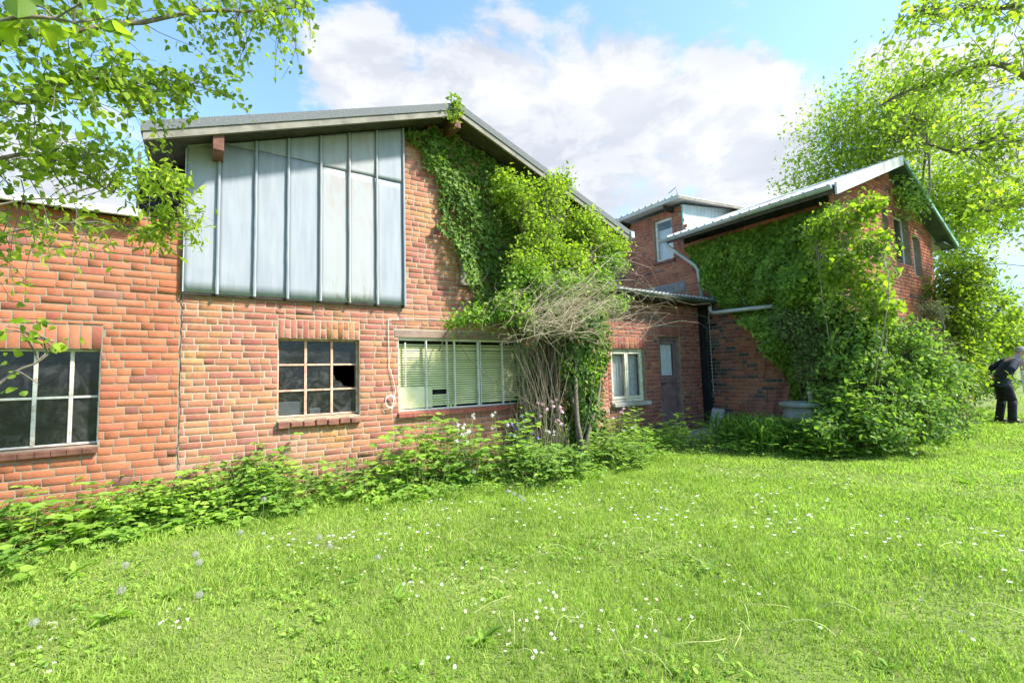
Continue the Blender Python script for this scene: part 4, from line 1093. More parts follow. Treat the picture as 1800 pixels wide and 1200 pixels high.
def in_poly(x, y, poly):
    c = False; n = len(poly)
    for i in range(n):
        (x0, y0), (x1, y1) = poly[i], poly[i - 1]
        if (y0 > y) != (y1 > y) and x < (x1 - x0) * (y - y0) / (y1 - y0) + x0: c = not c
    return c
def sample_poly(poly, n):
    xs = [p[0] for p in poly]; ys = [p[1] for p in poly]; out = []
    while len(out) < n:
        x, y = rng.uniform(min(xs), max(xs)), rng.uniform(min(ys), max(ys))
        if in_poly(x, y, poly): out.append((x, y))
    return np.array(out)

# ------------------------------------------------------------------ lawn
bed = np.array([(-9, 5.2), (-1.28, 5.3), (-0.49, 5.85), (0.48, 5.75), (1.62, 5.6), (2.94, 5.1), (4.05, 4.8), (5.5, 5.2), (7.09, 5.0), (7.7, 4.3), (8.2, 3.8), (9.43, 3.0), (12.27, 2.7), (16, 3.3), (30, 3.6)])
def bed_y(x): return np.interp(x, bed[:, 0], bed[:, 1])
def vnoise(x, y, f, s=0):
    r_ = np.random.default_rng(100 + s); ph = r_.uniform(0, 6.28, (6, 3)); d = r_.normal(size=(6, 2)) * f
    return sum(np.sin(x * d[i, 0] + y * d[i, 1] + ph[i, 0]) for i in range(6)) / 6
def lawn_pts(n, x0, x1, y0, y1, dens):
    x = rng.uniform(x0, x1, n); y = rng.uniform(y0, y1, n); d = np.hypot(x, y)
    keep = rng.random(n) < dens(d)
    keep &= (y < bed_y(x) + .35)
    P = np.stack([x, y, ground_h(x, y)], 1)
    px, py, w_ = project(P)
    keep &= (w_ > .3) & (px > -600) & (px < 2600) & (py < 1800)
    return P[keep], d[keep]
def blades(P, d, hscale=1.0, wscale=1.0):
    n = len(P); x, y = P[:, 0], P[:, 1]
    tuft = np.clip(.5 + .9 * vnoise(x, y, 3.2, 1) + .5 * vnoise(x, y, 9, 2), 0, 1.3)
    edge = np.clip((y - bed_y(x) + .75) / .9, 0, 1)
    big = np.clip(vnoise(x, y, 1.5, 21) * 1.6 - .35, 0, 1)
    h = (.024 + .042 * tuft + .06 * big + .12 * edge ** 1.5 * rng.random(n)) * rng.uniform(.45, 1.4, n) * hscale
    far = np.clip(d / 2.6, 1, 8) ** .75
    wd = .0021 * far * rng.uniform(.7, 1.5, n) * wscale
    a = rng.uniform(0, 2 * math.pi, n); lean = rng.uniform(.2, 1.25, n); b_ = a + rng.normal(0, .7, n)
    dirx = np.stack([np.cos(a), np.sin(a), np.zeros(n)], 1); ld = np.stack([np.cos(b_), np.sin(b_), np.zeros(n)], 1)
    up = np.array([0, 0, 1.0])
    mid = P + ld * (h * lean * .35)[:, None] + up * (h * .62)[:, None]
    tip = P + ld * (h * lean)[:, None] + up * (h * np.clip(1.05 - .38 * lean, .3, 1))[:, None]
    V = np.stack([P - dirx * wd[:, None], P + dirx * wd[:, None], mid - dirx * (wd * .8)[:, None], mid + dirx * (wd * .8)[:, None], tip], 1)
    F = np.array([(0, 1, 3), (0, 3, 2), (2, 3, 4)])[None] + (np.arange(n) * 5)[:, None, None]
    r = np.clip(rng.normal(.5, .16, n) + .22 * vnoise(x, y, 1.6, 3) + .12 * vnoise(x, y, 6, 4), 0, .93)
    thatch = np.clip(vnoise(x, y, 2.0, 31) * 1.5 - .1, 0, 1); r = np.clip(r - .30 * big + .10 * vnoise(x, y, .7, 51), 0, .93)
    dead = rng.random(n) < .015 + .06 * thatch; r[dead] = .99
    return V.reshape(-1, 3), F.reshape(-1, 3), np.repeat(r, 5)
Vs, Fs, Rs = [], [], []; k0 = 0
for (n, box, dens) in ((420000, (-2.6, 7, -.9, 6.2), lambda d: np.clip((3.0 / d) ** 1.25, 0, 1) * (d < 7)), (215000, (2, 19, -1.5, 6.3), lambda d: np.clip((9.0 / d) ** 1.1, 0, 1) * (d >= 6)), (30000, (14, 40, -2, 9), lambda d: np.clip(14 / d, 0, 1))):
    P, d = lawn_pts(n, *box[:2], *box[2:], dens)
    V_, F_, R_ = blades(P, d); Vs.append(V_); Fs.append(F_ + k0); Rs.append(R_); k0 += len(V_)
me = fast_mesh('grass', np.concatenate(Vs), np.concatenate(Fs), {'rnd': np.concatenate(Rs)})
print('grass tris', len(me.polygons))
tag(link('grass', me, None, MAT['grass']), 'bright green unmown lawn grass in front of the buildings', 'grass', kind='stuff')
# low broad-leaved weeds in the lawn
L = Leaves()
P, d = lawn_pts(15000, -2, 9, .6, 6.1, lambda d: np.clip((2.6 / d) ** 1.0, 0, 1))
sel = vnoise(P[:, 0], P[:, 1], 2.4, 8) + .5 * vnoise(P[:, 0], P[:, 1], 7, 9) > .12
P = P[sel]
for k in range(3):
    q = P + np.array([0, 0, .018]) + rng.normal(0, .008, P.shape)
    a = rng.uniform(0, 6.28, len(q)); A = np.stack([np.cos(a), np.sin(a), rng.uniform(.1, .9, len(q))], 1)
    L.add(q, A, np.tile([0, 0, 1.0], (len(q), 1)) + rng.normal(0, .3, q.shape), rng.uniform(.018, .045, len(q)), T_OVATE, np.clip(rng.normal(.55, .2, len(q)), 0, .93))
tag(L.build('lawn_weeds', MAT['leaf_herb']), 'small clover and weed leaves spread through the lawn', 'weeds', kind='stuff')
# pale cut stalks lying on the grass
mb = MB(); stp = sample_poly([(620, 900), (1000, 850), (1500, 830), (1780, 900), (1790, 1100), (1300, 1150), (900, 1150)], 85)
for (px, py) in stp:
    p = at_z(px, py, .05); a = rng.uniform(0, 6.28); ln = rng.uniform(.08, .34)
    q = p + np.array([math.cos(a), math.sin(a), rng.uniform(-.05, .12)]) * ln
    mb.tube(curve(p, q, .12, .10, 6), .0012 + .0002 * np.hypot(p[0], p[1]), 3, False)
tag(mb.build('cut_grass', simple('straw', (.27, .31, .10), (.42, .43, .20), 8, .8)), 'pale dry cut stalks lying on the lawn', 'cut grass', kind='stuff')

# dandelion leaf rosettes
spots = [(300, 1050, 'leafy dandelion rosette between the tall seed heads, lower left'), (200, 1090, 'dandelion rosette near the lower left corner of the lawn'), (700, 1060, 'lone dandelion rosette in the front lawn, left of centre'),
         (1250, 1010, 'dandelion rosette in the middle of the lawn, right of centre'), (1700, 850, 'dandelion rosette far back on the lawn near the man'), (850, 1130, 'dandelion rosette closest to the viewer in the front lawn'), (130, 1010, 'dandelion rosette at the weed border under the steel window')]
for (px, py, lab) in spots:
    c = at_z(px, py, 0); L = Leaves(); n = int(rng.integers(9, 15)); a = np.linspace(0, 6.28, n) + rng.normal(0, .3, n)
    A = np.stack([np.cos(a), np.sin(a), rng.uniform(.15, .8, n)], 1)
    L.add(np.tile(c, (n, 1)) + np.array([0, 0, .015]) + rng.normal(0, .012, (n, 3)), A, np.tile([0, 0, 1.], (n, 1)) - .3 * A, rng.uniform(.08, .14, n), T_LANCE, rng.uniform(.3, .8, n))
    o = L.build('dandelion_rosette', MAT['leaf_herb']); tag(o, lab, 'weed', 'dandelion rosettes in the lawn')

# dandelion seed heads
puff = MB(); pd = rnd_dir(150)
for d in pd:
    u = norm(np.cross(d, [0.3, .5, .8])); v = np.cross(d, u); r0 = .023 * rng.uniform(.92, 1.05)
    puff.quad(d * .004, d * r0 + u * .0004, d * r0 - u * .0004)
    for k in range(3):
        a = k * 2.094 + rng.uniform(0, 1); e = math.cos(a) * u + math.sin(a) * v; e2 = math.cos(a + .5) * u + math.sin(a + .5) * v
        puff.quad(d * r0 * .97, d * r0 * 1.06 + e * .0055, d * r0 * 1.06 + e2 * .0055)
puff_me = puff.mesh('seed_head')
m, b, out = new_mat('seed_fluff'); df = b.n('ShaderNodeBsdfDiffuse'); df.inputs[0].default_value = (.52, .52, .48, 1); tl = b.n('ShaderNodeBsdfTranslucent'); tl.inputs[0].default_value = (.52, .52, .48, 1)
mx = b.n('ShaderNodeMixShader'); b.l(df.outputs[0], mx.inputs[1]); b.l(tl.outputs[0], mx.inputs[2]); b.l(mx.outputs[0], out.inputs[0]); puff_me.materials.append(m)
DAND = [(220, 993, .30, 'dandelion clock above the lower left rosettes, taller of the close left pair'), (213, 1037, .22, 'shorter dandelion clock just below the tall left one'), (350, 988, .26, 'dandelion clock right of the left pair, lower of two touching'), (344, 974, .30, 'dandelion clock right of the left pair, upper of two touching'),
        (60, 1093, .18, 'dandelion clock nearest the lower left corner'), (580, 959, .16, 'largest dandelion clock of the group in front of the smashed window'), (561, 944, .18, 'leftmost dandelion clock of the group in front of the smashed window'), (664, 979, .12, 'single dandelion clock right of the group in front of the smashed window'),
        (893, 863, .16, 'leftmost of the dandelion clocks in a row by the geranium clump'), (903, 868, .14, 'second dandelion clock in the row by the geranium clump'), (914, 872, .13, 'third dandelion clock in the row by the geranium clump'), (920, 878, .12, 'rightmost dandelion clock in the row by the geranium clump'),
        (423, 935, .22, 'dandelion clock at the weed border left of the smashed window'), (464, 877, .36, 'tall dandelion clock among the weeds under the smashed window'), (350, 1045, .16, 'low dandelion clock beside the leafy rosette at lower left'), (833, 829, .28, 'dandelion clock in front of the raspberry thicket'),
        (1490, 745, .4, 'dandelion clock in front of the big round bush')]
for (px, py, h, lab) in DAND:
    p = at_z(px, py, h); p[2] = h
    o = thing('dandelion', lab, 'dandelion', (p[0] + .02, p[1], 0), 'dandelion seed heads in the grass')
    MB().tube(curve((p[0] + rng.normal(0, .03), p[1] + rng.normal(0, .03), 0), p, 0, .04, 6), .0022, 4).build('stalk', MAT['herb_stem'], o)
    s = bpy.data.objects.new('seed_head', puff_me); C.objects.link(s); s.parent = o; s.location = p - np.array(o.location); s.rotation_euler = (rng.uniform(0, 6), rng.uniform(0, 6), 0)
    s.scale = (.9,) * 3

# daisies: 300 singles, the small far ones joined
m_pet = simple('daisy_petal', (.72, .68, .69), (.80, .79, .79), 20, .7); m_pet2 = simple('daisy_petal_pink', (.68, .45, .50), (.78, .70, .72), 30, .7); m_yel = simple('daisy_eye', (.62, .42, .03), (.7, .5, .05), 20, .7)
def daisy_geo():
    V = []; F = []; n = 11
    for k in range(n):
        a = 2 * math.pi * k / n + rng.normal(0, .06); w_ = .17; z = rng.uniform(-.1, .35)
        for (r, da, zz) in ((.25, 0, 0), (.75, -w_, z * .6), (1.0, 0, z), (.75, w_, z * .6)): V.append((r * math.cos(a + da), r * math.sin(a + da), zz))
        F.append((4 * k, 4 * k + 1, 4 * k + 2, 4 * k + 3))
    c0 = len(V)
    for k in range(6): V.append((.3 * math.cos(k * 1.047), .3 * math.sin(k * 1.047), .06))
    V.append((0, 0, .2)); V += [(.04, 0, 0), (0, .04, 0), (-.03, 0, -4.5), (.03, .0, -4.5)]
    E_ = [(c0 + k, c0 + (k + 1) % 6, c0 + 6) for k in range(6)]
    S_ = [(c0 + 7, c0 + 8, c0 + 9, c0 + 10)]
    return V, F, E_, S_
dm_ = []
for k in range(6):
    V, F, E_, S_ = daisy_geo(); me = bpy.data.meshes.new('daisy'); me.from_pydata([tuple(.0098 * q for q in v) for v in V], [], F + E_ + S_)
    me.materials.append(m_pet if k % 3 else m_pet2); me.materials.append(m_yel); me.materials.append(MAT['herb_stem'])
    me.polygons.foreach_set('material_index', [0] * len(F) + [1] * len(E_) + [2] * len(S_)); dm_.append(me)
dpx = np.concatenate([sample_poly([(560, 930), (900, 850), (1250, 820), (1500, 840), (1500, 1000), (1200, 1150), (900, 1180), (700, 1060)], 430), sample_poly([(450, 960), (700, 930), (760, 1050), (560, 1060)], 60),
                      sample_poly([(1400, 900), (1800, 900), (1800, 1180), (1400, 1180)], 45), sample_poly([(0, 1130), (140, 1090), (150, 1200), (0, 1200)], 22), sample_poly([(255, 1090), (340, 1085), (335, 1120), (260, 1125)], 14), sample_poly([(640, 1130), (900, 1100), (1000, 1190), (640, 1195)], 14)])
# cluster them a little
cl = vnoise(dpx[:, 0] / 60, dpx[:, 1] / 22, 1.0, 12); dpx = dpx[(cl > -.12) | (rng.random(len(dpx)) < .35)]
pts = []
for (px, py) in dpx:
    p = at_z(px, py, 0); h = rng.uniform(.05, .085); p[2] = ground_h(p[0], p[1]) + h; pts.append(p)
pts = np.array(pts); order = np.argsort(np.hypot(pts[:, 0], pts[:, 1]))
tV, tF, k0 = [], [], 0
rest = MB()
for r_, i in enumerate(order):
    if r_ < 300:
        o = bpy.data.objects.new('daisy', dm_[int(rng.integers(0, 6))]); C.objects.link(o); o.location = pts[i]
        o.rotation_euler = (rng.normal(.15, .35), rng.normal(0, .35), rng.uniform(0, 6.28)); s = rng.uniform(.8, 1.25); o.scale = (s, s, 1)
        tag(o, 'tiny white daisy flower in the lawn', 'daisy', 'daisies in the lawn')
    else:
        p = pts[i]; a0 = rng.uniform(0, 6)
        for k in range(5):
            a = a0 + k * 1.257
            rest.quad(p, p + .013 * np.array([math.cos(a - .5), math.sin(a - .5), .1]), p + .015 * np.array([math.cos(a), math.sin(a), .25]), p + .013 * np.array([math.cos(a + .5), math.sin(a + .5), .1]))
if rest.v: tag(rest.build('far_daisies', m_pet), 'tiny far-off white daisies dotting the lawn', 'daisies', kind='stuff')

# ------------------------------------------------------------------ herbs along the walls
def herb_patch(L, mb, pts, h, size, tmpl, leaflets=3, nodes=3, spread=.10):
    for p in pts:
        nz = float(vnoise(p[0], p[1], 2.6, 41)); 
        if nz < -.30 and rng.random() < .75: continue
        tone = .18 * float(vnoise(p[0], p[1], 3.5, 42)); sz = size; size_k = rng.choice([.6, 1.0, 1.0, 1.35])
        hh = h * rng.uniform(.4, 1.1) * (1 + .9 * nz); tip = p + np.array([rng.normal(0, .10), rng.normal(0, .10), hh])
        pl = curve(p, tip, 0, .05, 4); mb.tube(pl, np.linspace(.0035, .0018, 4), 3, False)
        for k in range(nodes):
            t = 1.0 - k * .24 - rng.uniform(0, .08); q = interp(pl, max(t, .1)); az = rng.uniform(0, 6.28)
            for j in range(leaflets):
                a = az + (j - (leaflets - 1) / 2) * 1.0 + rng.normal(0, .15)
                A = np.array([math.cos(a), math.sin(a), rng.uniform(-.15, .35)])
                st = q + np.array([math.cos(az), math.sin(az), .15]) * spread * rng.uniform(.3, 1.2)
                L.add(st, A, np.array([[rng.normal(0, .25), rng.normal(-.2, .25), 1.0]]), np.array([size * size_k * rng.uniform(.7, 1.25)]), tmpl, np.array([np.clip(rng.normal(.5, .2) + tone, 0, .93)]))
def bed_pts(n, x0, x1, wmin=.0, wmax=1.0, wy=6.38):
    x = rng.uniform(x0, x1, n); t = rng.uniform(wmin, wmax, n); y = bed_y(x) + (wy - bed_y(x)) * t
    return np.stack([x, y, np.zeros(n)], 1)
L = Leaves(); mb = MB()
herb_patch(L, mb, bed_pts(260, -3.0, -.2, .0, .9), .30, .085, T_OVATE)
herb_patch(L, mb, bed_pts(300, -.8, 2.1, .0, .95), .42, .075, T_OVATE)
herb_patch(L, mb, bed_pts(330, -3, 2.2, -.35, .25), .16, .07, T_HEART, 2, 2, .06)
herb_patch(L, mb, bed_pts(260, 3.6, 6.5, .0, .85), .34, .07, T_OVATE)
herb_patch(L, mb, bed_pts(200, 2.0, 7.6, -.25, .2), .18, .06, T_OVATE, 3, 2)
herb_patch(L, mb, bed_pts(170, 6.2, 7.9, .1, .9), .38, .07, T_OVATE)
o = tag(L.build('ground_cover', MAT['leaf_herb']), 'dense bright green leafy weeds along the foot of the brick walls', 'weeds', kind='stuff')
mbo = mb.build('weed_stems', MAT['herb_stem'], o); mbo['kind'] = 'stuff'
L = Leaves(); mb = MB()
x = rng.uniform(7.6, 13.5, 520); t = rng.uniform(-.12, .45, 520); y = bed_y(x) + t
herb_patch(L, mb, np.stack([x, y, 0 * x], 1), .30, .085, T_OVATE, 3, 3)
x = rng.uniform(13, 17, 160); y = bed_y(x) + rng.uniform(-.3, .3, 160)
herb_patch(L, mb, np.stack([x, y, 0 * x], 1), .25, .09, T_OVATE, 3, 2)
o = tag(L.build('ground_cover', MAT['leaf_herb']), 'low leafy weeds in front of the ivy-covered house', 'weeds', kind='stuff')
mb.build('weed_stems', MAT['herb_stem'], o)['kind'] = 'stuff'

def herb_thing(name, label, cat, pts, h, size, tmpl, lm, leaflets=3, nodes=4, spread=.1):
    t_ = thing(name, label, cat, tuple(np.mean(pts, 0) * [1, 1, 0])); L = Leaves(); mb = MB()
    herb_patch(L, mb, pts, h, size, tmpl, leaflets, nodes, spread); L.build('leaves', lm, t_); mb.build('stems', MAT['herb_stem'], t_); return t_
def disc(cx, cy, r, n):
    a = rng.uniform(0, 6.28, n); q = r * np.sqrt(rng.random(n)); return np.stack([cx + q * np.cos(a), cy + .7 * q * np.sin(a), 0 * a], 1)
herb_thing('raspberry_bush', 'tall leafy raspberry thicket growing under the slatted window', 'bush', np.concatenate([disc(2.35, 5.75, .45, 70), disc(3.0, 5.7, .5, 80), disc(3.6, 5.6, .5, 60)]), .80, .095, T_OVATE, MAT['leaf_herb'], 3, 5, .12)
herb_thing('rose_bush', 'young leafy bush against the wall below the corner of the zinc cladding', 'bush', np.concatenate([disc(-.1, 6.1, .28, 36), disc(.45, 6.1, .35, 40)]), .55, .065, T_OVATE, MAT['leaf_herb'], 5, 4, .1)
herb_thing('elder_seedling', 'leafy elder seedlings beside the iron pipe under the steel window', 'plant', np.concatenate([disc(-1.35, 6.0, .3, 30), disc(-.7, 6.1, .3, 30)]), .52, .09, T_LANCE, MAT['leaf_herb'], 5, 3, .12)
herb_thing('geranium_clump', 'lush clump of divided leaves in front of the shrub stems', 'plant', disc(4.0, 5.15, .65, 150), .42, .075, T_OVATE, MAT['leaf_mid'], 3, 3, .09)
herb_thing('mugwort_clump', 'dark feathery herb clump right of the ivy-wrapped trunk', 'plant', disc(5.35, 5.0, .42, 110), .52, .085, T_LANCE, MAT['leaf_mid'], 3, 6, .05)
herb_thing('celandine_clump', 'bright leafy clump below the annex window sill', 'plant', np.concatenate([disc(6.6, 5.8, .5, 80), disc(7.3, 5.7, .45, 60)]), .60, .08, T_OVATE, MAT['leaf_herb'], 3, 4, .1)
# strap-leaved lilies
def lilies(cx, cy, r, n, label):
    Vs, Fs, Rs = [], [], []; k0 = 0
    for i in range(n):
        p = disc(cx, cy, r, 1)[0]; a = rng.uniform(0, 6.28); ln = rng.uniform(.45, .95); hh = rng.uniform(.42, .82); s = np.array([-math.sin(a), math.cos(a), 0]); w_ = rng.uniform(.009, .016)
        ts = np.linspace(0, 1, 8); pl = np.array([p + np.array([math.cos(a) * ln * .75 * t ** 1.5, math.sin(a) * ln * .75 * t ** 1.5, hh * (2.0 * t - 1.25 * t * t)]) for t in ts])
        ww = w_ * np.array([.7, .9, 1, 1, .9, .75, .5, .08])
        V = np.concatenate([pl - s * ww[:, None], pl + s * ww[:, None]]); F = np.array([(j, 8 + j, 9 + j, j + 1) for j in range(7)])
        Vs.append(V); Fs.append(F + k0); Rs.append(np.full(16, rng.uniform(.2, .9))); k0 += 16
    o = link('day_lily_clump', fast_mesh('day_lily_clump', np.concatenate(Vs), np.concatenate(Fs), {'rnd': np.concatenate(Rs)}, True), None, MAT['leaf_strap']); tag(o, label, 'plant')
lilies(8.45, 5.0, .50, 190, 'clump of long arching strap leaves nearest the annex corner')
lilies(8.30, 4.25, .48, 210, 'clump of long arching strap leaves in front of the concrete shaft')
herb_thing('lady_mantle_clump', 'bright leafy clump at the lawn edge right of the strap leaves', 'plant', np.concatenate([disc(8.45, 3.55, .5, 130), disc(9.0, 3.1, .45, 90), disc(8.5, 3.95, .28, 90)]), .72, .10, T_OVATE, MAT['leaf_herb'], 3, 5, .12)
# columbines
pet = {'pink': simple('columbine_pink', (.62, .34, .42), (.74, .50, .56), 20, .6), 'white': simple('columbine_white', (.70, .66, .62), (.78, .74, .70), 20, .6), 'violet': simple('columbine_violet', (.17, .13, .42), (.28, .20, .52), 20, .6)}
bell = MB()
for k in range(5):
    a = k * 1.257; e = np.array([math.cos(a), math.sin(a), 0]); s = np.array([-math.sin(a), math.cos(a), 0])
    bell.quad((0, 0, .012), e * .014 + s * .008 + np.array([0, 0, 0]), e * .017 + np.array([0, 0, -.016]), e * .014 - s * .008)
    bell.quad((0, 0, .010), e * .018 + s * .007 + np.array([0, 0, .012]), e * .032 + np.array([0, 0, .010]), e * .018 - s * .007 + np.array([0, 0, .006]))
    bell.quad(e * .006 + np.array([0, 0, .01]), e * .010 + np.array([0, 0, .034]), e * .004 + np.array([0, 0, .036]))
bell_me = {}
for k, mt in pet.items():
    me = bell.mesh('flower'); me.materials.append(mt); bell_me[k] = me
for i, (px, py, kind, lab) in enumerate(((945, 712, 'pink', 'pink columbine in front of the dry shrub stems, upper left'), (968, 705, 'pink', 'tallest pink columbine before the dry stems'), (985, 725, 'pink', 'pink columbine nearest the ivy-wrapped trunk'),
                                         (915, 735, 'violet', 'violet columbine left of the pink ones'), (928, 765, 'violet', 'lower violet columbine among the leaves'), (880, 730, 'white', 'cream columbine at the right end of the slatted window sill'),
                                         (905, 760, 'white', 'cream columbine below the violet one'), (818, 735, 'white', 'white columbine under the middle of the slatted window'), (975, 755, 'white', 'pale columbine low beside the ivy-wrapped trunk'), (812, 762, 'white', 'lower white columbine in the raspberry leaves'),
                                         (1080, 725, 'pink', 'pink columbine under the left end of the annex window'), (1100, 755, 'white', 'pale columbine among the leaves below the annex window'))):
    p = at_y(px, py, 5.55); o = thing('columbine', lab, 'flower', (p[0], p[1], 0), 'columbines along the wall')
    mb = MB(); heads = []
    for k in range(int(rng.integers(4, 8))):
        q = p + np.array([rng.normal(0, .10), rng.normal(0, .08), rng.uniform(-.18, .06)]); heads.append(q)
        mb.tube(curve((p[0] + rng.normal(0, .03), p[1] + rng.normal(0, .03), 0), q + np.array([0, 0, .02]), 0, .03, 6), .0025, 3, False)
    mb.build('stems', MAT['herb_stem'], o)
    for q in heads:
        f = bpy.data.objects.new('flower', bell_me[kind]); C.objects.link(f); f.parent = o; f.location = q - np.array(o.location); f.rotation_euler = (rng.normal(0, .7), rng.normal(0, .7), rng.uniform(0, 6)); s = rng.uniform(.9, 1.35); f.scale = (s, s, s)

# ------------------------------------------------------------------ ivy
def ivy(name, label, poly, mp, nrm, n, lump, size, base, lm='leaf_ivy', bulge=None):
    t_ = thing(name, label, 'ivy', base); L = Leaves()
    pts = sample_poly(poly, n); u, z = pts[:, 0], pts[:, 1]
    # ragged border: thin the last strip
    d = np.array([lump(a, b_) for a, b_ in pts])
    d = np.clip(d, .0, None) * rng.uniform(.55, 1.05, n) + rng.uniform(.01, .05, n)
    P = np.array([mp(a, b_, -q) for a, b_, q in zip(u, z, d)])
    nr = np.array(nrm, float)
    N = norm(nr * 1.0 + np.array([0, 0, .45]) + rng.normal(0, .42, (n, 3)))
    A = norm(np.array([0, 0, -1.0]) * .8 + nr * .25 + rng.normal(0, .55, (n, 3)))
    if bulge:
        for (c, r) in bulge:
            nb_ = int(900 * np.prod(r) ** .5); Pb = blob_pts(c, r, nb_, .5); P = np.concatenate([P, Pb]); ob = norm(Pb - np.array(c))
            N = np.concatenate([N, norm(ob + nr * .4 + np.array([0, 0, .5]) + rng.normal(0, .4, (nb_, 3)))]); A = np.concatenate([A, norm(np.array([0, 0, -.6]) + rng.normal(0, .7, (nb_, 3)))])
    n = len(P)
    L.add(P, A, N, size * rng.uniform(.45, 1.3, n), T_IVY)
    n = len(pts)
    L.build('foliage', MAT[lm], t_)
    mb = MB()
    for k in range(26):
        a, b_ = pts[rng.integers(0, n)]
        a0 = a + rng.normal(0, .5); 
        q0 = np.array(mp(a, b_, -.03)); q1 = np.array(mp(np.clip(a0, min(p[0] for p in poly), max(p[0] for p in poly)), max(.1, b_ - rng.uniform(.6, 1.6)), -.02))
        mb.tube(curve(q1, q0, 0, .05, 8), np.linspace(.012, .004, 8), 4, False)
    mb.build('stem', MAT['bark'], t_); return t_
polyA = [(2.36, 5.22), (2.55, 5.10), (2.72, 4.95), (2.80, 4.72), (3.05, 4.50), (2.98, 4.25), (3.06, 4.05), (2.92, 3.80), (3.15, 3.6), (3.28, 3.35), (3.34, 3.05), (3.5, 2.78), (3.6, 2.55), (3.95, 2.42), (4.4, 2.15), (5.6, 2.2), (6.55, 2.6), (6.6, 4.18), (5.2, 4.72), (3.2, 5.48), (2.8, 5.34)]
def lumpA(u, z):
    f = .10 + .10 * math.sin(3.1 * u + 1.2 * z) + .08 * math.sin(2.3 * z - 4.1 * u + 1) + .07 * math.sin(7 * u + 5 * z)
    return f * min(1, (u - 2.3) / 1.2) * (1.0 if z < 4.6 else .6)
ivy('ivy_plant', 'dense dark green ivy covering the right half of the barn gable', polyA, mpA, (0, -1, 0), 11500, lumpA, .078, (4.5, 6.4, 0), 'leaf_ivy_mid')
ivy('ivy_plant', 'dark ivy on the lower barn wall behind the dry stems', [(4.35, 2.35), (4.28, 1.6), (4.32, .9), (4.2, .15), (6.3, .15), (6.45, 1.4), (6.3, 2.6)], mpA, (0, -1, 0), 3000, lambda u, z: .12 + .08 * math.sin(5 * u + 4 * z), .075, (5.3, 6.4, 0))
# runner of ivy over the ridge
L = Leaves()
for (px, py, r, n) in ((802, 178, .10, 60), (797, 205, .12, 60), (806, 190, .10, 40)):
    c = at_y(px, py, 5.97); P = c + rng.normal(0, r * .5, (n, 3)) * [1, .4, 1.2]; L.add(P, rnd_dir(n, -.3), norm(rng.normal(0, .5, (n, 3)) + [0, -1, .5]), .06 * rng.uniform(.6, 1.2, n), T_IVY)
t_ = thing('ivy_plant', 'sprig of ivy growing over the barn roof apex', 'ivy', (3.18, 5.97, 5.7)); L.build('foliage', MAT['leaf_birch'], t_)
polyW = [(6.85, 4.55), (6.66, 4.3), (6.62, 4.0), (6.45, 3.75), (6.42, 3.5), (6.2, 3.3), (6.0, 2.95), (5.7, 2.75), (5.5, 2.55), (5.1, 2.3), (4.9, 2.05), (4.75, 1.6), (4.6, 1.2), (4.6, .9), (4.5, .4), (3.5, .2), (3.45, 4.55)]
def lumpW(u, z):
    f = .20 + .20 * math.sin(2.2 * u + 1.5 * z) + .15 * math.sin(3.7 * z - 2.8 * u + 2) + .08 * math.sin(8 * u + 4 * z)
    if abs(z - 2.77) < .2 and u > 4.7: f *= .15
    return f * min(1, max(.15, (6.9 - u) / 1.4)) * min(1, max(.25, (4.75 - z) / .8)) * 1.25
ivy('ivy_plant', 'thick bright green ivy over the side wall of the right house', polyW, mpW, (-1, 0, 0), 14500, lumpW, .10, (9.95, 5, 0), 'leaf_ivy_shade_lift',
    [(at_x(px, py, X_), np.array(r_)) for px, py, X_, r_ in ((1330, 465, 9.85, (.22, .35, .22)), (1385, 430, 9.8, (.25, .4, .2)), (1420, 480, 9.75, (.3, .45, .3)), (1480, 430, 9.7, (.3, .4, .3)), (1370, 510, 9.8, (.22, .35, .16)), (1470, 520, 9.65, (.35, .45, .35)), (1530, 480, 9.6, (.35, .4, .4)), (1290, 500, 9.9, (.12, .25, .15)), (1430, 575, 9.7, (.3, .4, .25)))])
# ivy round the gable apex of the right house
L = Leaves(); n = 700
c = at_y(1600, 345, 3.45); P = c + rng.normal(0, 1, (n, 3)) * [.45, .12, .28]
L.add(P, rnd_dir(n, -.4), norm(rng.normal(0, .5, (n, 3)) + [0, -1, .4]), .10 * rng.uniform(.6, 1.2, n), T_IVY)
t_ = thing('ivy_plant', 'tuft of ivy hanging under the gable apex of the right house', 'ivy', tuple(c)); L.build('foliage', MAT['leaf_mid'], t_)

# ------------------------------------------------------------------ shrub in front of the barn
def lob(px, py, d, r): return (at_d(px, py, d), r)
def lobY(px, py, Y, r): return (at_y(px, py, Y), r)
plant('elder_shrub', 'tall shrub with bright yellow-green young leaves in front of the ivied gable', 'shrub', (4.75, 5.85, 0),
      [lobY(915, 345, 5.9, (.36, .3, .38)), lobY(968, 340, 5.9, (.36, .3, .36)), lobY(950, 415, 5.8, (.52, .36, .42)), lobY(1025, 395, 5.9, (.48, .34, .38)), lobY(1062, 420, 5.9, (.34, .3, .28)), lobY(1092, 432, 5.9, (.24, .2, .16)), lobY(995, 315, 5.95, (.16, .15, .2)), lobY(890, 320, 6.0, (.2, .2, .25)), lobY(1000, 450, 5.7, (.45, .3, .3)), lobY(925, 460, 5.65, (.4, .3, .25))],
      860, 13, .066, T_OVATE, MAT['leaf_spring'], MAT['bark'], .011, .003, .06, .9, t0=.4)
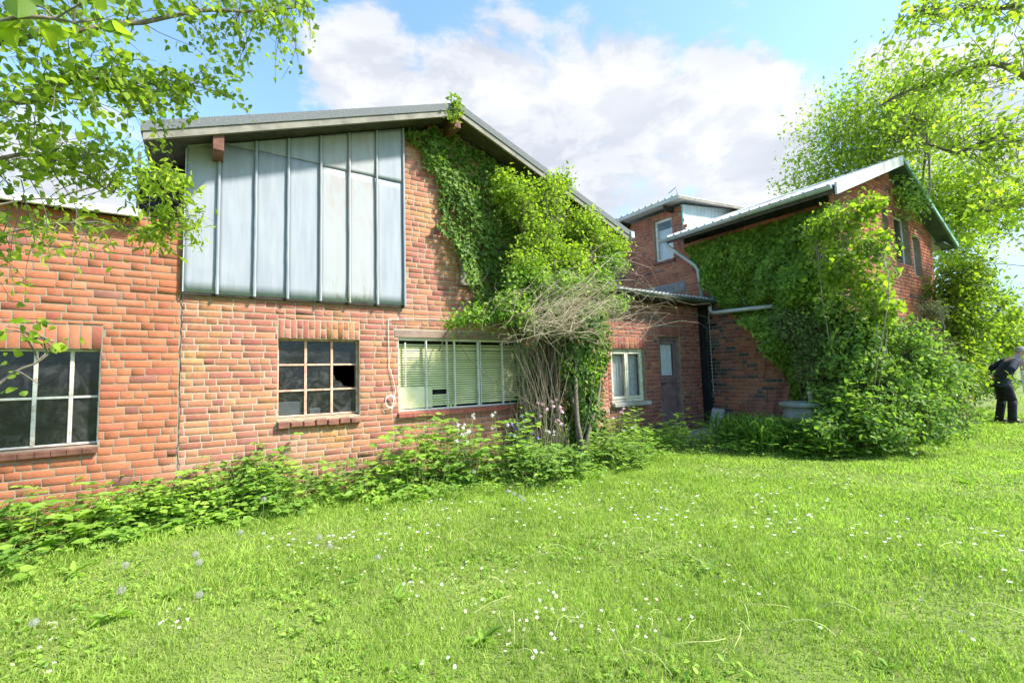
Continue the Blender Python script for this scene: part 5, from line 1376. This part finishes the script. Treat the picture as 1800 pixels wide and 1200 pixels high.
plant('climbing_shrub', 'paler green leafy mass hanging below the yellow-green shrub', 'shrub', (4.95, 5.75, 0),
      [lobY(925, 490, 5.6, (.46, .32, .32)), lobY(990, 500, 5.55, (.5, .34, .3)), lobY(1050, 495, 5.7, (.42, .3, .34)), lobY(900, 535, 5.6, (.36, .28, .26)), lobY(960, 545, 5.6, (.34, .26, .22)), lobY(1075, 465, 5.8, (.32, .28, .28)), lobY(840, 555, 5.85, (.3, .22, .16)), lobY(800, 560, 6.05, (.2, .15, .12)), lobY(1040, 560, 5.6, (.28, .25, .3)), lobY(1085, 530, 5.7, (.22, .2, .16)), lobY(1040, 640, 5.6, (.22, .2, .3))],
      820, 13, .06, T_OVATE, MAT['leaf_herb'], MAT['bark'], .009, .003, .055, .8, t0=.4)
# dry tangled twigs
t_ = thing('dead_brush', 'tangle of dry tan twigs under the yellow-green shrub', 'brushwood', (4.9, 5.7, 0)); mb = MB()
for k in range(250):
    c0 = at_y(rng.uniform(910, 1060), rng.uniform(545, 600), 5.5) + np.array([0, rng.normal(0, .12), 0])
    ex = at_y(rng.normal(1035, 76), rng.normal(545, 26), rng.uniform(4.95, 5.6))
    L_ = np.linalg.norm(ex - c0)
    if L_ < .15: continue
    pl = curve(c0, ex, rng.uniform(.05, .30), .10, 8); pl = pl + rng.normal(0, .013, pl.shape); mb.tube(pl, np.linspace(rng.uniform(.002, .0055), .001, 8), 4, False)
    for q_ in range(2):
        s0 = interp(pl, rng.uniform(.4, .9)); mb.tube(curve(s0, s0 + rng.normal(0, .13, 3), .1, .1, 4), np.linspace(.0022, .0008, 4), 3, False)
mb.build('twigs', MAT['dead_twig'], t_)
mb = MB()
for k in range(64):
    b0 = np.array([rng.normal(4.45, .13), rng.normal(5.85, .08), 0]); e = at_y(rng.uniform(885, 1010), rng.uniform(545, 600), 5.8 + rng.normal(0, .1))
    mb.tube(curve(b0, e, 0, .06, 9) + rng.normal(0, .012, (9, 3)), np.linspace(rng.uniform(.003, .0095), .002, 9), 4, False)
mb.build('stem', simple('dry_stem', (.15, .12, .085), (.27, .22, .16), 14, .9), t_)
# second trunk wrapped in ivy
t_ = thing('old_tree', 'stout leaning trunk wrapped in dark ivy right of the dry stems', 'tree', (5.15, 5.65, 0)); mb = MB()
for k in range(7):
    b0 = np.array([5.12 + rng.normal(0, .07), 5.6 + rng.normal(0, .05), -.05]); e = np.array([5.30 + rng.normal(0, .22), 5.75 + rng.normal(0, .12), 2.3 + rng.normal(0, .25)])
    mb.tube(curve(b0, e, 0, .05, 10), np.linspace(rng.uniform(.035, .06), .015, 10), 6)
mb.build('trunk', MAT['bark'], t_, True); L = Leaves(); n = 3200
zz = rng.uniform(.12, 2.45, n); cx = 5.20 + .05 * zz; rr = .20 + .24 * np.clip(zz - .4, 0, 2) * .8
a = rng.uniform(0, 6.28, n); q = rng.uniform(.55, 1.0, n) * rr * (1 + .25 * np.sin(zz * 5 + a * 2))
P = np.stack([cx + q * np.cos(a), 5.72 + .7 * q * np.sin(a), zz], 1); O = np.stack([np.cos(a), np.sin(a), 0 * a], 1)
L.add(P, norm(np.array([0, 0, -1.]) + rng.normal(0, .5, (n, 3))), norm(O + [0, 0, .4] + rng.normal(0, .4, (n, 3))), .075 * rng.uniform(.6, 1.3, n), T_IVY); L.build('foliage', MAT['leaf_ivy'], t_)

# ------------------------------------------------------------------ bushes in front of the right house
plant('hazel_bush', 'big round mid-green bush in front of the right house gable corner', 'bush', (9.6, 3.35, 0),
      [lob(1500, 640, 9.8, (.75, .6, .6)), lob(1560, 690, 9.9, (.8, .6, .65)), lob(1490, 720, 9.5, (.5, .45, .45)), lob(1600, 620, 10.6, (.7, .6, .7)), lob(1530, 570, 10.2, (.7, .5, .6)), lob(1620, 720, 10.2, (.7, .6, .5)), lob(1560, 755, 9.4, (.7, .5, .4)), lob(1450, 700, 9.6, (.3, .3, .4)), lob(1650, 660, 11, (.6, .5, .6)), lob(1500, 600, 9.9, (.6, .5, .5)), lob(1460, 755, 9.0, (.5, .4, .25)), lob(1640, 755, 10, (.6, .5, .3)), lob(1470, 540, 10.0, (.5, .4, .4)), lob(1540, 560, 10.2, (.4, .4, .35))],
      1250, 13, .09, T_OVATE, MAT['leaf_mid'], MAT['bark'], .022, .005, .06, .9)
plant('dull_bush', 'grey-green bush with brown withered tips between the drain pipe and the shaft', 'bush', (9.55, 4.15, 0),
      [lob(1405, 575, 10.4, (.45, .55, .45)), lob(1440, 620, 10.2, (.4, .5, .5)), lob(1470, 560, 10.3, (.5, .5, .5)), lob(1425, 650, 10.3, (.3, .4, .35)), lob(1380, 560, 10.6, (.35, .4, .3))],
      520, 13, .055, T_OVATE, MAT['leaf_dull'], MAT['bark'], .018, .004, .05, .8)
plant('maple_sapling', 'pale-stemmed maple sapling with fresh leaves rising before the house eave', 'tree', (9.35, 3.1, 0),
      [lob(1490, 375, 9.9, (.5, .4, .26)), lob(1440, 400, 10.0, (.4, .35, .25)), lob(1535, 352, 9.9, (.26, .25, .2)), lob(1470, 470, 9.6, (.5, .4, .28)), lob(1530, 430, 9.7, (.32, .3, .3)), lob(1525, 500, 9.6, (.35, .3, .25)), lob(1560, 540, 9.6, (.25, .25, .2))],
      270, 10, .08, T_HEART, MAT['leaf_birch'], MAT['bark_pale'], .012, .004, .06, 1.2)
plant('conifer_bush', 'dull dark conifer bush against the right house gable', 'bush', (11.6, 3.05, 0),
      [lob(1610, 585, 11.6, (.45, .4, .4)), lob(1640, 620, 12.2, (.6, .4, .45)), lob(1585, 605, 11.4, (.45, .4, .4)), lob(1635, 540, 12.0, (.3, .3, .14))], 300, 26, .055, T_LANCE, MAT['leaf_conifer'], MAT['bark'], .025, .005, .05, .3)
plant('silver_bush', 'low greyish bush with pale leaves left of the man', 'bush', (13.0, 3.0, 0),
      [lob(1660, 690, 12.4, (.6, .5, .5)), lob(1668, 725, 12.6, (.5, .5, .35)), lob(1630, 740, 11.6, (.5, .4, .35)), lob(1672, 655, 13.2, (.4, .4, .35))], 330, 13, .08, T_OVATE, MAT['leaf_dull'], MAT['bark'], .018, .004, .06, .8)
plant('young_tree', 'young slender tree with thin dark stems between the house and the man', 'tree', (15.6, 3.3, 0),
      [lob(1690, 560, 15.4, (.9, .7, .8)), lob(1720, 500, 15.6, (.8, .6, .7)), lob(1708, 590, 15.8, (.6, .6, .8)), lob(1680, 630, 15.2, (.8, .6, .6)), lob(1665, 500, 15.8, (.6, .5, .6)), lob(1695, 660, 15.6, (.5, .5, .5)), lob(1690, 470, 15.8, (.4, .4, .4))],
      620, 12, .10, T_OVATE, MAT['leaf_birch'], MAT['bark'], .035, .006, .10, .9)
plant('hedge_bush', 'bright yellow-green bush behind the man near the far house', 'bush', (26, 4.2, 0), [lob(1765, 590, 26, (1.3, 1.2, 1.2)), lob(1790, 570, 30, (1.6, 1.5, 1.0)), lob(1740, 610, 26, (1.3, 1.2, 1.2))], 300, 12, .16, T_OVATE, MAT['leaf_spring'], MAT['bark'], .05, .01, .15, .9)

plant('garden_tree', 'small light green tree rising behind the man', 'tree', (21.5, 4.3, 0), [lob(1752, 515, 20.5, (.7, .6, .5)), lob(1745, 575, 21, (.8, .7, .7)), lob(1776, 548, 21.5, (.5, .5, .35)), lob(1720, 470, 21, (.8, .7, .7))], 170, 12, .11, T_OVATE, MAT['leaf_birch'], MAT['bark'], .03, .006, .10, .9)
plant('hedge_bush', 'dark green hedge bush behind the young slender tree', 'bush', (20.5, 4.6, 0), [lob(1690, 660, 20, (1.1, 1, .9)), lob(1725, 660, 21, (1.0, 1, .9)), lob(1660, 620, 20, (1.1, 1, 1.1)), lob(1750, 665, 21.5, (.7, .8, .6)), lob(1700, 600, 21, (1.2, 1, 1.0))], 420, 13, .13, T_OVATE, MAT['leaf_mid'], MAT['bark'], .04, .007, .12, .9)
# ------------------------------------------------------------------ trees
plant('linden_tree', 'tall light green tree behind the right house roof', 'tree', (*at_d(1520, 260, 25.5)[:2], 0),
      [lob(1460, 240, 25, (2.2, 2, 2.2)), lob(1520, 180, 26, (2.3, 2, 2.1)), lob(1580, 160, 26, (2.4, 2, 2.2)), lob(1440, 300, 24, (1.7, 1.5, 1.3)), lob(1510, 265, 25, (2.2, 2, 1.8)), lob(1590, 240, 25, (2.2, 2, 2)), lob(1395, 320, 24, (.9, .9, .7)), lob(1640, 200, 26, (2.2, 2, 2.2))],
      1000, 13, .15, T_OVATE, MAT['leaf_oak'], MAT['bark'], .07, .006, .22, .8)
plant('roadside_tree', 'hazy green tree seen below the oak branches right of the house', 'tree', (31, 9.5, 0),
      [lob(1680, 370, 31, (2.4, 2, 2.0)), lob(1735, 320, 32, (2.4, 2, 2.2)), lob(1700, 440, 30, (1.5, 1.3, 1.3)), lob(1650, 310, 31, (2, 2, 1.8)), lob(1780, 370, 33, (1.6, 1.5, 1.0))],
      620, 12, .2, T_OVATE, MAT['leaf_oak'], MAT['bark'], .06, .006, .22, .8)

def overhang(name, label, trunk_base, trunk_top, limbs, targets, lmat, bmat, leaf, tmpl, per, back, trunk_r, twig_r, jit, up, droop, extra=None):
    """tree whose trunk stands outside the frame; limbs reach in, twigs hang from them"""
    t_ = thing(name, label, 'tree', tuple(trunk_base)); L = Leaves(); mb = MB()
    mb.tube(curve(trunk_base, trunk_top, 0, .02, 8), np.linspace(trunk_r, trunk_r * .6, 8), 10)
    lp = []
    for (q, r) in limbs:
        pts = [np.array(trunk_top)] + [at_d(*p) for p in q]
        fine = []
        for i in range(len(pts) - 1):
            fine += list(curve(pts[i], pts[i + 1], .02, .03, 6)[:-1])
        fine.append(pts[-1]); lp.append(np.array(fine)); mb.tube(lp[-1], np.linspace(r, r * .22, len(fine)), 6)
    allp = np.concatenate(lp)
    for (poly, n, d0, d1, sz) in targets:
        for (px, py) in sample_poly(poly, n):
            T = at_d(px, py, rng.uniform(d0, d1))
            dd = np.linalg.norm(allp - T, axis=1); i = rng.choice(np.argsort(dd)[:6]); S = allp[i]
            if np.linalg.norm(S - T) > back: S = T + (S - T) * back / np.linalg.norm(S - T)
            pl = curve(S, T, .10, .06, 6); mb.tube(pl, np.linspace(twig_r, twig_r * .35, 6), 4, False)
            leafy(L, pl, int(rng.poisson(per)), leaf * sz, tmpl, jit, up, .25, None, droop)
    L.build('crown', lmat, t_, len(tmpl[0]) > 6); mb.build('trunk', bmat, t_, True); return t_
# birch reaching in from the left
overhang('birch_tree', 'birch reaching in from the left with long leafy hanging twigs', (-3.4, 3.3, 0), (-2.6, 3.1, 3.6),
         [([(-150, 120, 3.6), (60, 60, 3.5), (250, 40, 3.6), (420, 20, 3.8), (540, 10, 4.0)], .022), ([(-150, 250, 3.6), (20, 180, 3.4), (140, 130, 3.4), (220, 150, 3.6), (330, 150, 3.8)], .02), ([(-150, 330, 3.6), (40, 270, 3.6), (130, 300, 3.8), (200, 340, 4.2)], .016), ([(-120, 20, 3.4), (100, -60, 3.4), (300, -60, 3.6), (480, -60, 3.8)], .02)],
         [([(-40, -60), (240, -60), (230, 90), (240, 260), (120, 290), (-40, 300)], 130, 2.8, 4.0, 1.0), ([(290, -50), (560, -50), (575, 60), (500, 90), (420, 130), (400, 60), (310, 40)], 56, 3.3, 4.3, 1.0),
          ([(330, 70), (420, 60), (440, 150), (420, 190), (390, 200)], 20, 3.4, 4.1, 1.0), ([(220, 100), (330, 110), (360, 190), (330, 230), (220, 230)], 52, 3.2, 4.0, 1.0), ([(455, 20), (540, 20), (530, 130), (480, 150)], 12, 3.5, 4.2, 1.0),
          ([(120, 220), (280, 230), (310, 290), (200, 340), (60, 330), (-30, 290)], 52, 3.4, 4.3, .9), ([(-40, 300), (120, 330), (150, 430), (60, 540), (-40, 560)], 34, 3.2, 4.2, .9), ([(445, 205), (465, 205), (465, 240), (448, 240)], 1, 3.5, 3.6, 1)],
         MAT['leaf_birch'], MAT['bark'], .041, T_BIRCH, 14, .55, .11, .0028, .035, .35, .5)
# lilac close to the camera
overhang('lilac_shrub', 'lilac at the left edge with large heart-shaped leaves close to the viewer', (-1.6, 1.5, 0), (-1.5, 1.55, 2.0),
         [([(-120, 60, 2.0), (30, 30, 1.8), (130, 40, 1.8)], .012), ([(-120, 600, 2.0), (-20, 690, 2.0), (60, 640, 2.0), (95, 600, 2.0)], .008), ([(-150, 0, 2.0), (100, -80, 1.9), (250, -40, 1.9)], .010)],
         [([(-20, -30), (60, -30), (60, 60), (-20, 60)], 2, 1.7, 2.0, 1.0), ([(120, -20), (230, -20), (230, 60), (150, 70)], 3, 1.7, 2.0, 1.0), ([(0, 560), (110, 590), (120, 640), (60, 690), (0, 690)], 9, 1.9, 2.1, .46)],
         MAT['leaf_birch'], MAT['bark'],   .058, T_LILAC, 5, .25, .035, .003, .03, .8, .3)
# elder in front of the left wall
overhang('elder_tree', 'elder branch with fresh narrow leaflets hanging by the zinc cladding corner', (-2.9, 5.7, 0), (-2.7, 5.6, 2.6),
         [([(-100, 430, 5.6), (60, 400, 5.5), (170, 390, 5.5), (260, 410, 5.5), (330, 350, 5.5)], .014), ([(-100, 370, 5.6), (100, 350, 5.6), (220, 320, 5.6), (300, 300, 5.5)], .012)],
         [([(235, 270), (300, 300), (340, 320), (385, 400), (370, 440), (300, 470), (250, 420), (225, 330)], 62, 5.2, 5.7, 1.0), ([(60, 380), (240, 380), (300, 440), (180, 470), (60, 450)], 18, 5.2, 5.7, .9), ([(340, 400), (395, 440), (380, 450), (340, 440)], 3, 5.3, 5.5, .8)],
         MAT['leaf_spring'], MAT['bark'], .088, T_LANCE, 12, .45, .06, .003, .05, .7, .35)
# oak from the right
overhang('oak_tree', 'oak spreading bright leafy branches in from the right edge', (21, -1.8, 0), (20, -1.3, 6.5),
         [([(1900, 200, 17.5), (1740, 110, 16.5), (1640, 150, 16), (1540, 190, 15)], .10), ([(1900, 290, 17.5), (1760, 240, 16.5), (1680, 270, 16), (1620, 250, 15.5)], .09), ([(1920, 60, 17.5), (1780, 10, 16.5), (1660, 30, 16), (1600, 20, 15)], .09), ([(1900, 370, 18), (1800, 360, 17.5), (1720, 372, 17)], .06)],
         [([(1600, -40), (1850, -40), (1850, 300), (1720, 320), (1620, 260), (1560, 220), (1530, 150)], 330, 14.5, 18.5, 1.0), ([(1710, 300), (1850, 290), (1850, 370), (1730, 370)], 60, 15, 18.5, 1.0), ([(1690, 350), (1850, 360), (1850, 395), (1700, 390)], 22, 16, 18, .9), ([(1780, 420), (1850, 430), (1850, 480), (1790, 470)], 5, 16, 18.5, .9)],
         MAT['leaf_oak'], MAT['bark'], .145, T_OVATE, 10, 1.5, .28, .010, .15, .9, .3)

# ================================================================== the man
def skin_obj(name, verts, edges, radii, mat, parent, sub=2, root=0):
    me = bpy.data.meshes.new(name); me.from_pydata([tuple(v) for v in verts], edges, []); me.update()
    o = bpy.data.objects.new(name, me); C.objects.link(o); o.parent = parent
    me.materials.append(mat)
    md = o.modifiers.new('skin', 'SKIN'); md.use_smooth_shade = True
    if not me.skin_vertices: me.skin_vertices.new()
    for i, r in enumerate(radii):
        s = me.skin_vertices[0].data[i]; s.radius = (r, r) if np.isscalar(r) else r; s.use_root = (i == root)
    sb = o.modifiers.new('sub', 'SUBSURF'); sb.levels = sub; sb.render_levels = sub
    return o
pm = at_z(1770, 742, 0)
man = thing('person', 'man in a dark navy jacket and black trousers, hands clasped behind his back', 'person', (pm[0], pm[1], 0))
fwd = norm(np.array([.62, -.78, 0])); lft = np.array([-fwd[1], fwd[0], 0])
man.matrix_world = Matrix(((fwd[0], lft[0], 0, pm[0]), (fwd[1], lft[1], 0, pm[1]), (0, 0, 1, 0), (0, 0, 0, 1))) @ Matrix.Scale(1.06, 4)
_link0 = link
def link(name, me, parent=None, mat=None):
    o = _link0(name, me, parent, mat)
    if parent is man: o.matrix_parent_inverse = Matrix.Identity(4)
    return o
m_skin = simple('skin', (.50, .29, .22), (.58, .36, .28), 10, .6); m_jack = simple('navy_cloth', (.016, .020, .034), (.030, .036, .055), 25, .85); m_trou = simple('black_cloth', (.010, .010, .014), (.02, .02, .026), 25, .85)
m_hair = simple('grey_hair', (.24, .22, .20), (.36, .33, .30), 40, .8); m_shoe = simple('shoe', (.03, .025, .02), (.06, .05, .04), 10, .5); m_blue = simple('collar_blue', (.12, .30, .48), (.18, .38, .55), 10, .7)
# local axes: x forward, y left, z up; trunk leans forward
Bv = [(.00, 0, .93), (.05, 0, 1.10), (.14, 0, 1.26), (.235, 0, 1.395), (.30, 0, 1.465), (.355, 0, 1.525), (.395, 0, 1.60), (.405, 0, 1.66)]
Br = [.12, .115, .125, .10, .052, .075, .088, .06]
Be = [(i, i + 1) for i in range(7)]
def addv(p, r): Bv.append(p); Br.append(r); return len(Bv) - 1
for s in (1, -1):
    hp_i = addv((0, .09 * s, .88), .085); Be.append((0, hp_i))
    kn = addv((.05 - .03 * s, .11 * s, .49), .055); an = addv((-.02 - .05 * s, .12 * s, .09), .04); ft = addv((.12 - .05 * s, .13 * s, .04), .035)
    Be += [(hp_i, kn), (kn, an), (an, ft)]
    sh_ = addv((.21, .17 * s, 1.385), .06); el = addv((-.06, .36 * s, 1.17), .042); wr = addv((-.17, .08 * s, 1.04), .028); hd = addv((-.19, .02 * s, 1.03 + .02 * s), .03)
    Be += [(3, sh_), (sh_, el), (el, wr), (wr, hd)]
    for k in range(4):
        f1 = addv((-.20 - .004 * k, -.03 * s - .004 * k, 1.05 + .02 * s - .018 * k), .0095); f2 = addv((-.205, -.06 * s + .004 * k, 1.04 + .02 * s - .018 * k), .008)
        Be += [(hd, f1), (f1, f2)]
    t1 = addv((-.175, -.005 * s, 1.075 + .02 * s), .010); Be.append((hd, t1))
skin_obj('body', Bv, Be, Br, m_skin, man)
# jacket: trunk rings as a loft, sleeves as tapered tubes
def loft(rings, n=20):
    mb = MB(); 
    for (c, rx, ry) in rings:
        for k in range(n):
            a = 2 * math.pi * k / n; mb.v.append((c[0] + rx * math.cos(a), c[1] + ry * math.sin(a), c[2]))
    for i in range(len(rings) - 1):
        for k in range(n):
            a = i * n + k; b_ = i * n + (k + 1) % n; mb.f.append((a, b_, b_ + n, a + n))
    mb.f.append(tuple(range(n - 1, -1, -1))); mb.f.append(tuple(range((len(rings) - 1) * n, len(rings) * n))); return mb
j = loft([((-.06, 0, .80), .165, .20), ((-.045, 0, .86), .165, .198), ((-.01, 0, .98), .155, .182), ((.04, 0, 1.10), .150, .178), ((.115, 0, 1.23), .156, .20), ((.18, 0, 1.335), .145, .215), ((.225, 0, 1.405), .115, .19), ((.262, 0, 1.445), .085, .12), ((.285, 0, 1.468), .066, .075)])
for s in (1, -1):
    j.tube(curve((.21, .15 * s, 1.385), (-.05, .38 * s, 1.17), .05, 0, 6), [.085, .085, .078, .07, .066, .064], 12)
    j.tube(curve((-.03, .375 * s, 1.19), (-.165, .10 * s, 1.045), -.03, 0, 6), [.066, .064, .058, .052, .047, .044], 12)
jo = j.build('jacket', m_jack, man, True)
loft([((.275, 0, 1.45), .072, .080), ((.298, 0, 1.482), .066, .068), ((.312, 0, 1.50), .062, .062)]).build('collar', m_blue, man, True)
t2 = MB()
tr = loft([((-.005, 0, .78), .135, .165), ((0, 0, .86), .14, .17), ((0, 0, .94), .135, .165)])
for s in (1, -1):
    tr.tube(curve((0, .085 * s, .86), (.045 - .03 * s, .11 * s, .48), 0, .0, 5), [.105, .10, .092, .086, .08], 12)
    tr.tube(curve((.045 - .03 * s, .11 * s, .50), (-.02 - .05 * s, .12 * s, .05), 0, 0, 5), [.08, .078, .076, .075, .076], 12)
tr.build('trousers', m_trou, man, True)
for s in (1, -1):
    x_ = -.02 - .05 * s
    sh = loft([((x_ + .05, .12 * s, .0), .135, .048), ((x_ + .05, .12 * s, .03), .14, .05), ((x_ + .03, .12 * s, .065), .11, .046), ((x_ - .01, .12 * s, .09), .06, .042)]); sh.build('shoe', m_shoe, man, True)
hb = MB(); n = 20
for i in range(9):
    th = math.pi * .60 * i / 8
    for k in range(n):
        a = 2 * math.pi * k / n; r = .098 * (1 + .03 * math.sin(5 * a + i))
        front = max(0, math.cos(a)); tt = th * (1 - .42 * front)
        hb.v.append((.385 + r * 1.03 * math.sin(tt) * math.cos(a), r * .86 * math.sin(tt) * math.sin(a), 1.608 + r * 1.12 * math.cos(tt)))
for i in range(8):
    for k in range(n):
        a = i * n + k; b_ = i * n + (k + 1) % n; hb.f.append((a, a + n, b_ + n, b_))
hb.build('hair', m_hair, man, True)
fm = MB().lathe((0, 0, 0), [(.006, 0), (.012, .01), (.004, .03)], 8)
MB().prism([(.475, -.012, 1.565), (.475, .012, 1.565), (.482, 0, 1.60)], (.02, 0, -.004)).build('nose', m_skin, man)
for s in (1, -1):
    MB().bev((.375, .083 * s - .008, 1.565), (.41, .083 * s + .008, 1.62), .006).build('ear', m_skin, man)
    MB().bev((.470, .032 * s - .010, 1.595), (.478, .032 * s + .010, 1.604), .003).build('eye', m_shoe, man)
MB().bev((.468, -.022, 1.528), (.477, .022, 1.534), .002).build('mouth', m_shoe, man)
print('objects', len(bpy.data.objects), 'tris', sum(len(o.data.loops) - 2 * len(o.data.polygons) for o in bpy.data.objects if o.type == 'MESH'))
